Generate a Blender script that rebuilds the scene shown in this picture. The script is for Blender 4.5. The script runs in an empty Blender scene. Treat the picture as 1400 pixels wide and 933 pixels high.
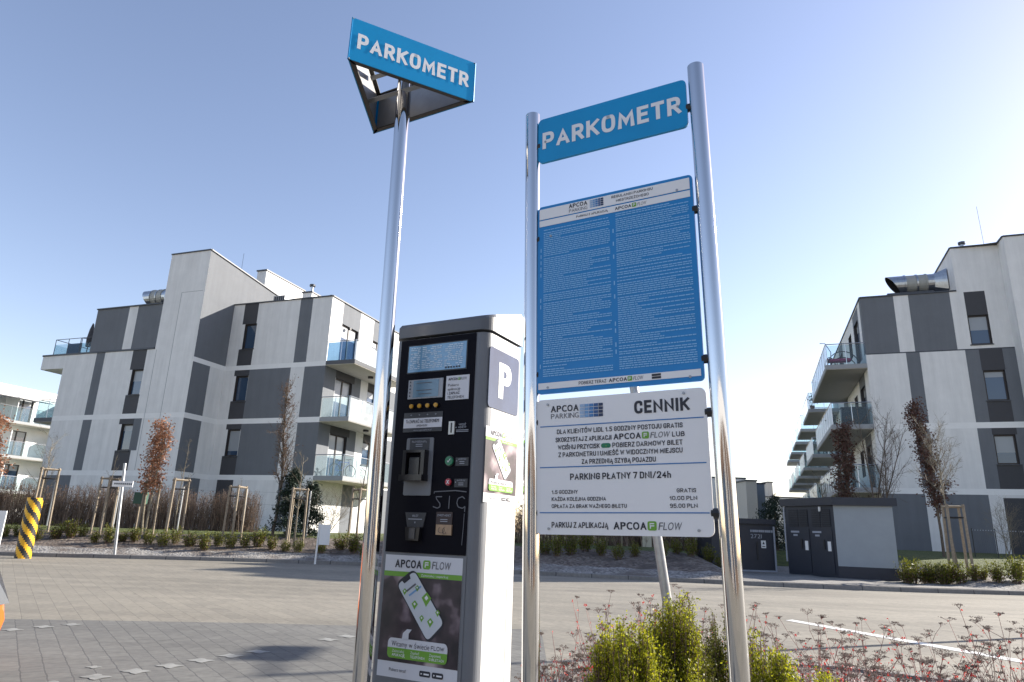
import bpy, math, random
import numpy as np
from mathutils import Vector, Matrix
random.seed(7)
rng = np.random.default_rng(7)
scene = bpy.context.scene
COL = scene.collection
R = math.radians

# ------------------------------------------------------------------ camera
F_PX = 922.66; PITCH = 0.2747; ROLL = 0.0343; CAM_H = 1.2
fw = np.array([0, math.cos(PITCH), math.sin(PITCH)])
_up = np.array([0, -math.sin(PITCH), math.cos(PITCH)])
_rt = np.array([1.0, 0, 0])
rt = math.cos(ROLL) * _rt + math.sin(ROLL) * _up
up = -math.sin(ROLL) * _rt + math.cos(ROLL) * _up
CAM = np.array([0, 0, CAM_H])
cd = bpy.data.cameras.new('camera')
cam = bpy.data.objects.new('camera', cd); COL.objects.link(cam)
M = Matrix.Identity(4)
for i in range(3):
    M[i][0] = rt[i]; M[i][1] = up[i]; M[i][2] = -fw[i]; M[i][3] = CAM[i]
cam.matrix_world = M
cd.sensor_width = 36.0; cd.lens = F_PX / 1400 * 36
cd.clip_start = 0.05; cd.clip_end = 3000
scene.camera = cam

# ------------------------------------------------------------------ sky, sun, exposure
SUN = Vector((0.914, 0.406, 0.485)).normalized()
w = bpy.data.worlds.new('World'); scene.world = w; w.use_nodes = True
nt = w.node_tree
sky = nt.nodes.new('ShaderNodeTexSky'); sky.sky_type = 'NISHITA'; sky.sun_disc = False
sky.sun_elevation = math.asin(SUN.z); sky.sun_rotation = math.atan2(SUN.x, SUN.y)
sky.air_density = 1.0; sky.dust_density = 0.35; sky.ozone_density = 2.0
tint = nt.nodes.new('ShaderNodeMixRGB'); tint.blend_type = 'MULTIPLY'; tint.inputs[0].default_value = 1; tint.inputs[2].default_value = (1.13, 0.925, 0.87, 1)
nt.links.new(sky.outputs[0], tint.inputs[1]); nt.links.new(tint.outputs[0], nt.nodes['Background'].inputs[0])
nt.nodes['Background'].inputs[1].default_value = 0.097
sl = bpy.data.lights.new('sun', 'SUN'); sl.energy = 4.25; sl.angle = R(0.5); sl.color = (1, 0.93, 0.83)
so = bpy.data.objects.new('sun', sl); COL.objects.link(so)
so.rotation_euler = SUN.to_track_quat('Z', 'Y').to_euler(); so.location = (40, 20, 40)
vs = scene.view_settings
vs.view_transform = 'Standard'; vs.look = 'None'; vs.gamma = 1; vs.use_curve_mapping = False
vs.exposure = 1.5
scene.cycles.max_bounces = 8; scene.cycles.transparent_max_bounces = 16

# ------------------------------------------------------------------ helpers
def ray(x, y): return fw + rt * (x - 700) / F_PX - up * (y - 466.5) / F_PX
def at(x, y, Y):                                   # world point of a photo point at distance Y
    d = ray(x, y); return CAM + d * Y / d[1]
def gnd(x, y, z=0.0):
    d = ray(x, y); return CAM + d * (z - CAM_H) / d[2]

def tag(o, label=None, cat=None, group=None, kind=None):
    if label: o['label'] = label
    if cat: o['category'] = cat
    if group: o['group'] = group
    if kind: o['kind'] = kind
    return o
def empty(name, loc, rz=0.0, label=None, cat=None, group=None):
    o = bpy.data.objects.new(name, None); COL.objects.link(o)
    o.location = loc; o.rotation_euler = (0, 0, rz); o.empty_display_size = 0.2
    return tag(o, label, cat, group)
def copy_tree(o, parent=None):
    c = o.copy(); COL.objects.link(c); c.parent = parent
    for ch in [x for x in bpy.data.objects if x.parent == o]: copy_tree(ch, c)
    return c

class MB:
    def __init__(s): s.v = []; s.f = []; s.m = []; s.mats = []
    def mi(s, m):
        if m not in s.mats: s.mats.append(m)
        return s.mats.index(m)
    def add(s, vs, fs, m):
        b = len(s.v); s.v.extend([tuple(map(float, p)) for p in vs]); k = s.mi(m)
        for f in fs: s.f.append(tuple(b + i for i in f)); s.m.append(k)
    def quad(s, a, b, c, d, m): s.add([a, b, c, d], [(0, 1, 2, 3)], m)
    def poly(s, pts, m): s.add(pts, [tuple(range(len(pts)))], m)
    def box(s, x0, x1, y0, y1, z0, z1, m):
        vs = [(x0, y0, z0), (x1, y0, z0), (x1, y1, z0), (x0, y1, z0), (x0, y0, z1), (x1, y0, z1), (x1, y1, z1), (x0, y1, z1)]
        s.add(vs, [(0, 3, 2, 1), (4, 5, 6, 7), (0, 1, 5, 4), (1, 2, 6, 5), (2, 3, 7, 6), (3, 0, 4, 7)], m)
    def prism(s, pts, ex, m):                       # planar polygon pts extruded by vector ex
        n = len(pts); a = [np.array(p, float) for p in pts]; b = [p + np.array(ex, float) for p in a]
        fs = [tuple(range(n))[::-1], tuple(range(n, 2 * n))]
        for i in range(n): j = (i + 1) % n; fs.append((i, j, n + j, n + i))
        s.add(a + b, fs, m)
    def tube(s, pts, rad, m, n=6, cap=True):
        pts = [np.array(p, float) for p in pts]
        if not hasattr(rad, '__len__'): rad = [rad] * len(pts)
        vs = []; ref = None
        for i, p in enumerate(pts):
            d = pts[min(i + 1, len(pts) - 1)] - pts[max(i - 1, 0)]; L = np.linalg.norm(d); d = d / (L if L > 1e-9 else 1)
            if ref is None:
                ref = np.array([1.0, 0, 0]) if abs(d[0]) < 0.8 else np.array([0, 1.0, 0])
            a = ref - d * (ref @ d); a = a / np.linalg.norm(a); b = np.cross(d, a); ref = a
            for k in range(n):
                t = 2 * math.pi * k / n; vs.append(p + rad[i] * (math.cos(t) * a + math.sin(t) * b))
        fs = []
        for i in range(len(pts) - 1):
            for k in range(n):
                fs.append((i * n + k, i * n + (k + 1) % n, (i + 1) * n + (k + 1) % n, (i + 1) * n + k))
        if cap and n > 2:
            fs.append(tuple(range(n))[::-1]); fs.append(tuple(range((len(pts) - 1) * n, len(pts) * n)))
        s.add(vs, fs, m)
    def build(s, name, parent=None, smooth=False, bevel=0.0):
        me = bpy.data.meshes.new(name); me.from_pydata(s.v, [], s.f)
        for m in s.mats: me.materials.append(m)
        me.polygons.foreach_set('material_index', s.m)
        if smooth: me.polygons.foreach_set('use_smooth', [True] * len(s.f))
        me.update()
        o = bpy.data.objects.new(name, me); COL.objects.link(o); o.parent = parent
        if smooth:
            try: me.set_sharp_from_angle(angle=R(40))
            except Exception: pass
        if bevel:
            b = o.modifiers.new('bevel', 'BEVEL'); b.width = bevel; b.segments = 2; b.limit_method = 'ANGLE'; b.angle_limit = R(40)
        return o

def rrect(x0, x1, z0, z1, r, n=5, corners=(1, 1, 1, 1)):
    out = []
    for (cx, cz, a0, on) in ((x1 - r, z1 - r, 0, corners[0]), (x0 + r, z1 - r, 90, corners[1]), (x0 + r, z0 + r, 180, corners[2]), (x1 - r, z0 + r, 270, corners[3])):
        if on:
            for i in range(n + 1):
                t = R(a0 + 90 * i / n); out.append((cx + r * math.cos(t), cz + r * math.sin(t)))
        else:
            out.append((cx + (r if a0 in (0, 270) else -r), cz + (r if a0 in (0, 90) else -r)))
    return out

# ------------------------------------------------------------------ materials
def mat(name, col, rough=0.6, metal=0.0, spec=0.5, noise=0.0, nscale=6.0, bump=0.0, bscale=60.0, coat=0.0, col2=None):
    m = bpy.data.materials.new(name); m.use_nodes = True; t = m.node_tree; b = t.nodes['Principled BSDF']
    b.inputs['Base Color'].default_value = (*col, 1); b.inputs['Roughness'].default_value = rough
    b.inputs['Metallic'].default_value = metal; b.inputs['Specular IOR Level'].default_value = spec
    b.inputs['Coat Weight'].default_value = coat
    if noise or bump or col2:
        tc = t.nodes.new('ShaderNodeTexCoord')
    if noise or col2:
        n = t.nodes.new('ShaderNodeTexNoise'); n.inputs['Scale'].default_value = nscale; n.inputs['Detail'].default_value = 8; n.inputs['Roughness'].default_value = 0.65
        t.links.new(tc.outputs['Object'], n.inputs['Vector'])
        r = t.nodes.new('ShaderNodeValToRGB'); e = r.color_ramp.elements
        c1 = tuple(c * (1 - noise) for c in col); c2 = col2 or tuple(min(1, c * (1 + noise)) for c in col)
        e[0].position = 0.3; e[1].position = 0.7; e[0].color = (*c1, 1); e[1].color = (*c2, 1)
        t.links.new(n.outputs['Fac'], r.inputs['Fac']); t.links.new(r.outputs['Color'], b.inputs['Base Color'])
    if bump:
        n2 = t.nodes.new('ShaderNodeTexNoise'); n2.inputs['Scale'].default_value = bscale; n2.inputs['Detail'].default_value = 6
        t.links.new(tc.outputs['Object'], n2.inputs['Vector'])
        bp = t.nodes.new('ShaderNodeBump'); bp.inputs['Strength'].default_value = bump; bp.inputs['Distance'].default_value = 0.02
        t.links.new(n2.outputs['Fac'], bp.inputs['Height']); t.links.new(bp.outputs['Normal'], b.inputs['Normal'])
    return m

PLW = mat('plaster white', (0.74, 0.73, 0.71), 0.9, noise=0.05, nscale=1.3, bump=0.15, bscale=40)
def weather(m, amt=.10):
    t = m.node_tree; b = t.nodes['Principled BSDF']; src = b.inputs['Base Color'].links[0].from_socket
    tc = t.nodes.new('ShaderNodeTexCoord'); mp = t.nodes.new('ShaderNodeMapping'); mp.inputs['Scale'].default_value = (1.7, 1.7, .13)
    n = t.nodes.new('ShaderNodeTexNoise'); n.inputs['Scale'].default_value = 1.6; n.inputs['Detail'].default_value = 9; n.inputs['Roughness'].default_value = .7
    t.links.new(tc.outputs['Object'], mp.inputs['Vector']); t.links.new(mp.outputs[0], n.inputs['Vector'])
    r = t.nodes.new('ShaderNodeMapRange'); r.inputs['From Min'].default_value = .35; r.inputs['From Max'].default_value = .65; r.inputs['To Min'].default_value = 1 - amt; r.inputs['To Max'].default_value = 1.03
    t.links.new(n.outputs['Fac'], r.inputs['Value']); x = t.nodes.new('ShaderNodeMixRGB'); x.blend_type = 'MULTIPLY'; x.inputs[0].default_value = 1
    t.links.new(src, x.inputs[1]); t.links.new(r.outputs[0], x.inputs[2]); t.links.new(x.outputs[0], b.inputs['Base Color'])
weather(PLW)
PLB = mat('plaster band', (0.8, 0.79, 0.77), 0.9, noise=0.04, nscale=2)
PLG = mat('plaster grey', (0.15, 0.16, 0.175), 0.9, noise=0.06, nscale=1.1, bump=0.15, bscale=40)
PLD = mat('panel anthracite', (0.05, 0.05, 0.056), 0.7, noise=0.05, nscale=3)
weather(PLG, .08)
SOFF = mat('soffit beige', (0.5, 0.47, 0.42), 0.9, noise=0.05)
COP = mat('coping metal', (0.06, 0.065, 0.075), 0.5, 0.3)
FRM = mat('window frame brown', (0.028, 0.02, 0.018), 0.5)
GLS = mat('window glass', (0.035, 0.065, 0.115), 0.03, spec=1.0)  # blue in the base colour stands in for reflected sky
BLD = mat('window blind', (0.3, 0.32, 0.34), 0.5, coat=0.5)
DRK = mat('dark interior', (0.012, 0.012, 0.014), 0.8)
RAIL = mat('rail steel', (0.55, 0.57, 0.6), 0.3, 0.9)
SLB = mat('balcony slab edge', (0.3, 0.31, 0.32), 0.8, noise=0.05)
SLBD = mat('balcony slab dark edge', (0.1, 0.105, 0.115), 0.8, noise=0.05)
ZINC = mat('galvanised duct', (0.42, 0.44, 0.46), 0.32, 0.9, noise=0.15, nscale=9)
ZINCW = mat('duct wrapping', (0.36, 0.36, 0.33), 0.6, 0.2, noise=0.1)
CHROME = mat('polished steel', (0.60, 0.60, 0.60), 0.09, 1.0)
def _brush(m):
    t = m.node_tree; b = t.nodes['Principled BSDF']
    tc = t.nodes.new('ShaderNodeTexCoord'); mp = t.nodes.new('ShaderNodeMapping'); mp.inputs['Scale'].default_value = (60, 60, 1.2)
    n = t.nodes.new('ShaderNodeTexNoise'); n.inputs['Scale'].default_value = 3; n.inputs['Detail'].default_value = 5
    rr = t.nodes.new('ShaderNodeMapRange'); rr.inputs['To Min'].default_value = 0.02; rr.inputs['To Max'].default_value = 0.11
    t.links.new(tc.outputs['Object'], mp.inputs['Vector']); t.links.new(mp.outputs[0], n.inputs['Vector'])
    t.links.new(n.outputs['Fac'], rr.inputs['Value']); t.links.new(rr.outputs[0], b.inputs['Roughness'])
_brush(CHROME)
STEEL = mat('galvanised steel', (0.34, 0.35, 0.36), 0.45, 0.7, noise=0.12, nscale=25)
BLACKM = mat('black clamp', (0.02, 0.02, 0.022), 0.5)
SGB = mat('sign blue', (0.008, 0.205, 0.52), 0.38, spec=0.4, noise=0.04, nscale=4)
SGB2 = mat('sign cyan blue', (0.0, 0.26, 0.55), 0.4, spec=0.4, noise=0.05, nscale=5)
SGW = mat('sign white', (0.77, 0.77, 0.77), 0.4, spec=0.35, noise=0.02, nscale=3)
SGL = mat('sign letter white', (0.76, 0.76, 0.77), 0.5, spec=0.3)
SPR = mat('small print pale blue', (0.24, 0.50, 0.76), 0.5)
INK = mat('sign ink', (0.018, 0.02, 0.03), 0.5)
INKG = mat('thin grey ink', (0.10, 0.105, 0.12), 0.5)
LBL = mat('sign line blue', (0.015, 0.16, 0.42), 0.45)
GRN = mat('logo green', (0.14, 0.34, 0.03), 0.45)
BTG = mat('button green', (0.0, 0.16, 0.07), 0.35)
BTR = mat('button red', (0.4, 0.005, 0.03), 0.35)
BTY = mat('button amber', (0.55, 0.28, 0.01), 0.35)
LG = [mat('logo square %d' % i, c, 0.45) for i, c in enumerate([(0.30, 0.43, 0.60), (0.16, 0.32, 0.55), (0.06, 0.2, 0.44), (0.025, 0.09, 0.24), (0.015, 0.03, 0.08)])]
GREY = mat('machine grey with shade', (0.15, 0.16, 0.175), 0.42, spec=0.4, noise=0.04, nscale=12, bump=0.03, bscale=300)  # shade painted into the machine's light front; also the card reader's grey
WHT = mat('machine sunlit paint', (0.62, 0.62, 0.60), 0.45, spec=0.4, noise=0.03, nscale=4)  # sunlit copy of the paint that the front carries in shade
BLKP = mat('machine black panel', (0.007, 0.007, 0.011), 0.4, spec=0.04, noise=0.15, nscale=8)
BLKR = mat('black plastic', (0.008, 0.008, 0.01), 0.3)
LCDG = mat('display window', (0.16, 0.33, 0.50), 0.12, spec=0.8, noise=0.15, nscale=30)
STK = mat('sticker white', (0.60, 0.61, 0.64), 0.4, spec=0.3)
STKG = mat('sticker dark grey', (0.035, 0.037, 0.042), 0.5)
BRASS = mat('coin tray tan', (0.32, 0.22, 0.14), 0.4, 0.2, noise=0.15, nscale=60)
SCR = mat('scratch grey', (0.12, 0.125, 0.14), 0.6)
PHW = mat('phone screen', (0.52, 0.56, 0.60), 0.35, noise=0.03, nscale=30)
CARO = mat('car orange paint', (0.62, 0.12, 0.01), 0.3, coat=0.8)
TYRE = mat('tyre rubber', (0.02, 0.02, 0.02), 0.85)
ALLOY = mat('alloy rim', (0.5, 0.5, 0.52), 0.3, 0.9)
LENS = mat('headlamp lens', (0.07, 0.075, 0.09), 0.15, spec=0.6)
YEL = mat('bollard yellow', (0.78, 0.42, 0.015), 0.45, noise=0.08, nscale=9)
BLK = mat('bollard black', (0.02, 0.02, 0.022), 0.5, noise=0.2, nscale=9)
WPT = mat('white paint', (0.75, 0.75, 0.73), 0.5, noise=0.03)
STAKE = mat('stake timber', (0.27, 0.22, 0.16), 0.85, noise=0.25, nscale=14)
BARK = mat('bark grey brown', (0.13, 0.10, 0.075), 0.9, noise=0.35, nscale=18)
BARKG = mat('young bark', (0.20, 0.17, 0.12), 0.85, noise=0.3, nscale=18)
TWIG = mat('twig brown', (0.15, 0.095, 0.075), 0.85)
HEDG = mat('hedge twig', (0.15, 0.108, 0.08), 0.9, noise=0.3, nscale=3)
HEDG2 = mat('hedge twig pale', (0.27, 0.2, 0.15), 0.9)
KSK = mat('kiosk render', (0.30, 0.33, 0.35), 0.85, noise=0.04, nscale=3)
KSD = mat('kiosk dark sheet', (0.022, 0.026, 0.038), 0.45, noise=0.08, nscale=4)
KSL = mat('kiosk louvre', (0.014, 0.016, 0.022), 0.6)
PALE = mat('pale lettering', (0.32, 0.34, 0.38), 0.6)
CREAM = mat('cream sheet', (0.5, 0.47, 0.36), 0.6)
GBOX = mat('green box', (0.03, 0.085, 0.055), 0.6)

def leaf(name, col, col2, trans=0.35, rough=0.5):
    m = bpy.data.materials.new(name); m.use_nodes = True; t = m.node_tree; b = t.nodes['Principled BSDF']
    g = t.nodes.new('ShaderNodeNewGeometry'); r = t.nodes.new('ShaderNodeValToRGB'); e = r.color_ramp.elements
    e[0].color = (*col, 1); e[1].color = (*col2, 1)
    t.links.new(g.outputs['Random Per Island'], r.inputs['Fac']); t.links.new(r.outputs['Color'], b.inputs['Base Color'])
    b.inputs['Roughness'].default_value = rough; b.inputs['Specular IOR Level'].default_value = 0.3
    tr = t.nodes.new('ShaderNodeBsdfTranslucent'); mx = t.nodes.new('ShaderNodeMixShader'); mx.inputs[0].default_value = trans
    t.links.new(r.outputs['Color'], tr.inputs['Color']); t.links.new(b.outputs[0], mx.inputs[1]); t.links.new(tr.outputs[0], mx.inputs[2])
    t.links.new(mx.outputs[0], t.nodes['Material Output'].inputs['Surface'])
    return m
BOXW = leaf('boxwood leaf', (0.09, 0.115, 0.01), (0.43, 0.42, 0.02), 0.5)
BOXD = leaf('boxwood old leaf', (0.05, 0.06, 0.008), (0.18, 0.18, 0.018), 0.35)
SHRB = leaf('shrub leaf', (0.06, 0.08, 0.012), (0.19, 0.19, 0.02), 0.4)
SHRR = leaf('shrub brown leaf', (0.09, 0.05, 0.03), (0.16, 0.09, 0.05), 0.3)
RUST = leaf('russet leaf', (0.20, 0.085, 0.045), (0.42, 0.22, 0.13), 0.35)
RUSD = leaf('dark russet leaf', (0.07, 0.035, 0.028), (0.15, 0.075, 0.055), 0.25)
CONI = leaf('conifer leaf', (0.008, 0.016, 0.012), (0.03, 0.05, 0.03), 0.15)
REDB = leaf('red bud', (0.45, 0.015, 0.03), (0.70, 0.06, 0.03), 0.35)
UMB = mat('dried flower', (0.10, 0.07, 0.055), 0.9, noise=0.3, nscale=60)
RSTM = mat('spiraea stem', (0.17, 0.085, 0.07), 0.8)
PSTM = mat('pale stem', (0.34, 0.21, 0.18), 0.8)

def glassy(name, tint, opac, white, rough=0.05):
    m = bpy.data.materials.new(name); m.use_nodes = True; t = m.node_tree; b = t.nodes['Principled BSDF']
    b.inputs['Base Color'].default_value = (*white, 1); b.inputs['Roughness'].default_value = rough
    tr = t.nodes.new('ShaderNodeBsdfTransparent'); tr.inputs[0].default_value = (*tint, 1)
    tl = t.nodes.new('ShaderNodeBsdfTranslucent'); tl.inputs[0].default_value = (*white, 1)
    a = t.nodes.new('ShaderNodeMixShader'); a.inputs[0].default_value = 0.5
    t.links.new(b.outputs[0], a.inputs[1]); t.links.new(tl.outputs[0], a.inputs[2])
    mx = t.nodes.new('ShaderNodeMixShader'); mx.inputs[0].default_value = opac
    t.links.new(tr.outputs[0], mx.inputs[1]); t.links.new(a.outputs[0], mx.inputs[2])
    t.links.new(mx.outputs[0], t.nodes['Material Output'].inputs['Surface'])
    return m
GLF = glassy('frosted railing glass', (0.8, 0.9, 0.95), 0.75, (0.7, 0.76, 0.78))
GLC = glassy('clear railing glass', (0.72, 0.86, 0.9), 0.25, (0.35, 0.42, 0.45))
GLB = glassy('blue railing glass', (0.20, 0.36, 0.55), 0.35, (0.05, 0.10, 0.18))

def nodes_mat(name):
    m = bpy.data.materials.new(name); m.use_nodes = True
    return m, m.node_tree, m.node_tree.nodes['Principled BSDF']
def paving(name, c1, c2, mortar, bw, bh, rot, stain, wav=0.0, msize=0.02):
    m, t, b = nodes_mat(name); N = t.nodes.new; L = t.links.new
    tc = N('ShaderNodeTexCoord'); mp = N('ShaderNodeMapping'); mp.inputs['Rotation'].default_value = (0, 0, rot)
    L(tc.outputs['Object'], mp.inputs['Vector']); vec = mp.outputs[0]
    if wav:
        wv = N('ShaderNodeTexNoise'); wv.inputs['Scale'].default_value = 9; ad = N('ShaderNodeMixRGB'); ad.blend_type = 'LINEAR_LIGHT'; ad.inputs[0].default_value = wav
        L(vec, wv.inputs['Vector']); L(vec, ad.inputs[1]); L(wv.outputs['Color'], ad.inputs[2]); vec = ad.outputs[0]
    br = N('ShaderNodeTexBrick'); br.inputs['Scale'].default_value = 1.0; br.inputs['Brick Width'].default_value = bw; br.inputs['Row Height'].default_value = bh
    br.inputs['Mortar Size'].default_value = msize * bh; br.inputs['Mortar Smooth'].default_value = 0.3; br.inputs['Bias'].default_value = 0
    br.inputs['Color1'].default_value = (*c1, 1); br.inputs['Color2'].default_value = (*c2, 1); br.inputs['Mortar'].default_value = (*mortar, 1)
    L(vec, br.inputs['Vector'])
    mix = N('ShaderNodeMixRGB'); mix.blend_type = 'MULTIPLY'; mix.inputs[0].default_value = 1
    n1 = N('ShaderNodeTexNoise'); n1.inputs['Scale'].default_value = 0.35; n1.inputs['Detail'].default_value = 9; n1.inputs['Roughness'].default_value = 0.62
    mp2 = N('ShaderNodeMapping'); mp2.inputs['Scale'].default_value = (0.35, 1.4, 1); mp2.inputs['Rotation'].default_value = (0, 0, 0.12)
    L(tc.outputs['Object'], mp2.inputs['Vector']); L(mp2.outputs[0], n1.inputs['Vector'])
    r = N('ShaderNodeMapRange'); r.inputs['From Min'].default_value = 0.32; r.inputs['From Max'].default_value = 0.68; r.inputs['To Min'].default_value = 1 - stain; r.inputs['To Max'].default_value = 1 + stain * 0.6
    L(n1.outputs['Fac'], r.inputs['Value'])
    n3 = N('ShaderNodeTexNoise'); n3.inputs['Scale'].default_value = 14; n3.inputs['Detail'].default_value = 7
    L(tc.outputs['Object'], n3.inputs['Vector'])
    r3 = N('ShaderNodeMapRange'); r3.inputs['From Min'].default_value = 0.3; r3.inputs['From Max'].default_value = 0.7; r3.inputs['To Min'].default_value = 0.84; r3.inputs['To Max'].default_value = 1.12
    L(n3.outputs['Fac'], r3.inputs['Value'])
    mu = N('ShaderNodeMath'); mu.operation = 'MULTIPLY'; L(r.outputs[0], mu.inputs[0]); L(r3.outputs[0], mu.inputs[1])
    L(br.outputs['Color'], mix.inputs[1]); L(mu.outputs[0], mix.inputs[2]); L(mix.outputs[0], b.inputs['Base Color'])
    n4 = N('ShaderNodeTexNoise'); n4.inputs['Scale'].default_value = 1.7; n4.inputs['Detail'].default_value = 4; n4.inputs['Distortion'].default_value = .6; L(tc.outputs['Object'], n4.inputs['Vector'])
    r4 = N('ShaderNodeMapRange'); r4.inputs['From Min'].default_value = .66; r4.inputs['From Max'].default_value = .76; r4.inputs['To Min'].default_value = 1; r4.inputs['To Max'].default_value = .72; L(n4.outputs['Fac'], r4.inputs['Value'])
    mp5 = N('ShaderNodeMapping'); mp5.inputs['Rotation'].default_value = (0, 0, -.12); mp5.inputs['Scale'].default_value = (.05, 1.1, 1); L(tc.outputs['Object'], mp5.inputs['Vector'])
    n5 = N('ShaderNodeTexNoise'); n5.inputs['Scale'].default_value = 1.3; n5.inputs['Detail'].default_value = 5; L(mp5.outputs[0], n5.inputs['Vector'])
    r5 = N('ShaderNodeMapRange'); r5.inputs['From Min'].default_value = .4; r5.inputs['From Max'].default_value = .62; r5.inputs['To Min'].default_value = 1.04; r5.inputs['To Max'].default_value = .87; L(n5.outputs['Fac'], r5.inputs['Value'])
    m6 = N('ShaderNodeMath'); m6.operation = 'MULTIPLY'; L(r4.outputs[0], m6.inputs[0]); L(r5.outputs[0], m6.inputs[1]); m7 = N('ShaderNodeMath'); m7.operation = 'MULTIPLY'; L(mu.outputs[0], m7.inputs[0]); L(m6.outputs[0], m7.inputs[1]); L(m7.outputs[0], mix.inputs[2])
    bp = N('ShaderNodeBump'); bp.inputs['Strength'].default_value = 0.3; bp.inputs['Distance'].default_value = 0.003; bp.invert = True
    L(br.outputs['Fac'], bp.inputs['Height']); L(bp.outputs[0], b.inputs['Normal'])
    b.inputs['Roughness'].default_value = 0.85
    return m
YA = -0.344; YS = -0.4868
PAVE = paving('beige block paving', (0.232, 0.211, 0.17), (0.197, 0.18, 0.147), (0.135, 0.123, 0.1), 0.4, 0.2, 0.95, 0.19)
PAVG = paving('grey block paving', (0.155, 0.152, 0.138), (0.13, 0.127, 0.117), (0.09, 0.088, 0.083), 0.22, 0.165, 0.95, 0.2, 0.012, 0.04)
KERB = paving('kerb concrete', (0.22, 0.21, 0.195), (0.19, 0.18, 0.17), (0.07, 0.07, 0.07), 1.0, 40.0, 0, 0.15, 0, 0.0004)
FORE = paving('forecourt paving', (0.24, 0.225, 0.205), (0.21, 0.2, 0.185), (0.1, 0.1, 0.09), 0.3, 0.2, 0.3, 0.15)
MARK = mat('white marker paver', (0.225, 0.225, 0.21), 0.8, noise=0.28, nscale=7)
LINE = mat('white line paint', (0.62, 0.62, 0.60), 0.7, noise=0.18, nscale=5)
def stones(name, cols, scale, soil):
    m, t, b = nodes_mat(name); N = t.nodes.new; L = t.links.new
    tc = N('ShaderNodeTexCoord'); vo = N('ShaderNodeTexVoronoi'); vo.inputs['Scale'].default_value = scale
    L(tc.outputs['Object'], vo.inputs['Vector'])
    r = N('ShaderNodeValToRGB'); r.color_ramp.interpolation = 'LINEAR'; e = r.color_ramp.elements
    e[0].color = (*cols[0], 1); e[1].color = (*cols[-1], 1)
    for i, c in enumerate(cols[1:-1]):
        k = e.new((i + 1) / (len(cols) - 1)); k.color = (*c, 1)
    sp = N('ShaderNodeSeparateColor'); L(vo.outputs['Color'], sp.inputs[0]); L(sp.outputs[0], r.inputs['Fac'])
    n = N('ShaderNodeTexNoise'); n.inputs['Scale'].default_value = 1.1; n.inputs['Detail'].default_value = 6; L(tc.outputs['Object'], n.inputs['Vector'])
    mr = N('ShaderNodeMapRange'); mr.inputs['From Min'].default_value = 0.45; mr.inputs['From Max'].default_value = 0.65; L(n.outputs['Fac'], mr.inputs['Value'])
    mx = N('ShaderNodeMixRGB'); mx.inputs[2].default_value = (*soil, 1); L(mr.outputs[0], mx.inputs[0]); L(r.outputs['Color'], mx.inputs[1])
    L(mx.outputs[0], b.inputs['Base Color']); b.inputs['Roughness'].default_value = 0.9
    bp = N('ShaderNodeBump'); bp.inputs['Strength'].default_value = 0.9; bp.inputs['Distance'].default_value = 0.03; bp.invert = True
    L(vo.outputs['Distance'], bp.inputs['Height']); L(bp.outputs[0], b.inputs['Normal'])
    return m
GRAV = stones('pale gravel', [(0.09, 0.085, 0.08), (0.22, 0.21, 0.195), (0.36, 0.345, 0.32), (0.14, 0.13, 0.12)], 16, (0.12, 0.10, 0.085))
MULC = stones('bark mulch and stones', [(0.05, 0.035, 0.028), (0.12, 0.09, 0.07), (0.2, 0.17, 0.14), (0.07, 0.05, 0.04)], 11, (0.06, 0.045, 0.035))
LAWN = mat('lawn', (0.055, 0.075, 0.018), 0.95, noise=0.35, nscale=5, bump=0.8, bscale=90, col2=(0.11, 0.13, 0.03))
SOIL = mat('far ground', (0.10, 0.10, 0.07), 0.95, noise=0.3, nscale=0.2)

# ------------------------------------------------------------------ lettering
_tc = {}
def glyph(ch):
    if ch not in _tc:
        cu = bpy.data.curves.new('lettering', 'FONT'); cu.body = ch; cu.size = 1; cu.resolution_u = 4
        ob = bpy.data.objects.new('lettering', cu); COL.objects.link(ob)
        dg = bpy.context.evaluated_depsgraph_get(); me = bpy.data.meshes.new_from_object(ob.evaluated_get(dg))
        vs = np.array([v.co[:2] for v in me.vertices]) if len(me.vertices) else np.zeros((0, 2)); fs = [tuple(p.vertices) for p in me.polygons]
        bpy.data.objects.remove(ob); bpy.data.curves.remove(cu); bpy.data.meshes.remove(me)
        _tc[ch] = (vs, fs)
    return _tc[ch]
CWID = {'I': .2, 'J': .42, 'L': .66, 'E': .7, 'F': .68, 'M': 1.16, 'W': 1.25, 'T': .78, 'S': .72, 'O': .92, 'Ó': .92, 'N': .9, 'K': .84, 'A': .9, 'Ą': .9, 'R': .82, 'P': .78, 'B': .8, 'D': .86, 'Z': .76, 'Ż': .76, '1': .34, ',': .16, '.': .16, '/': .5, '!': .18, '-': .4}
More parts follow.
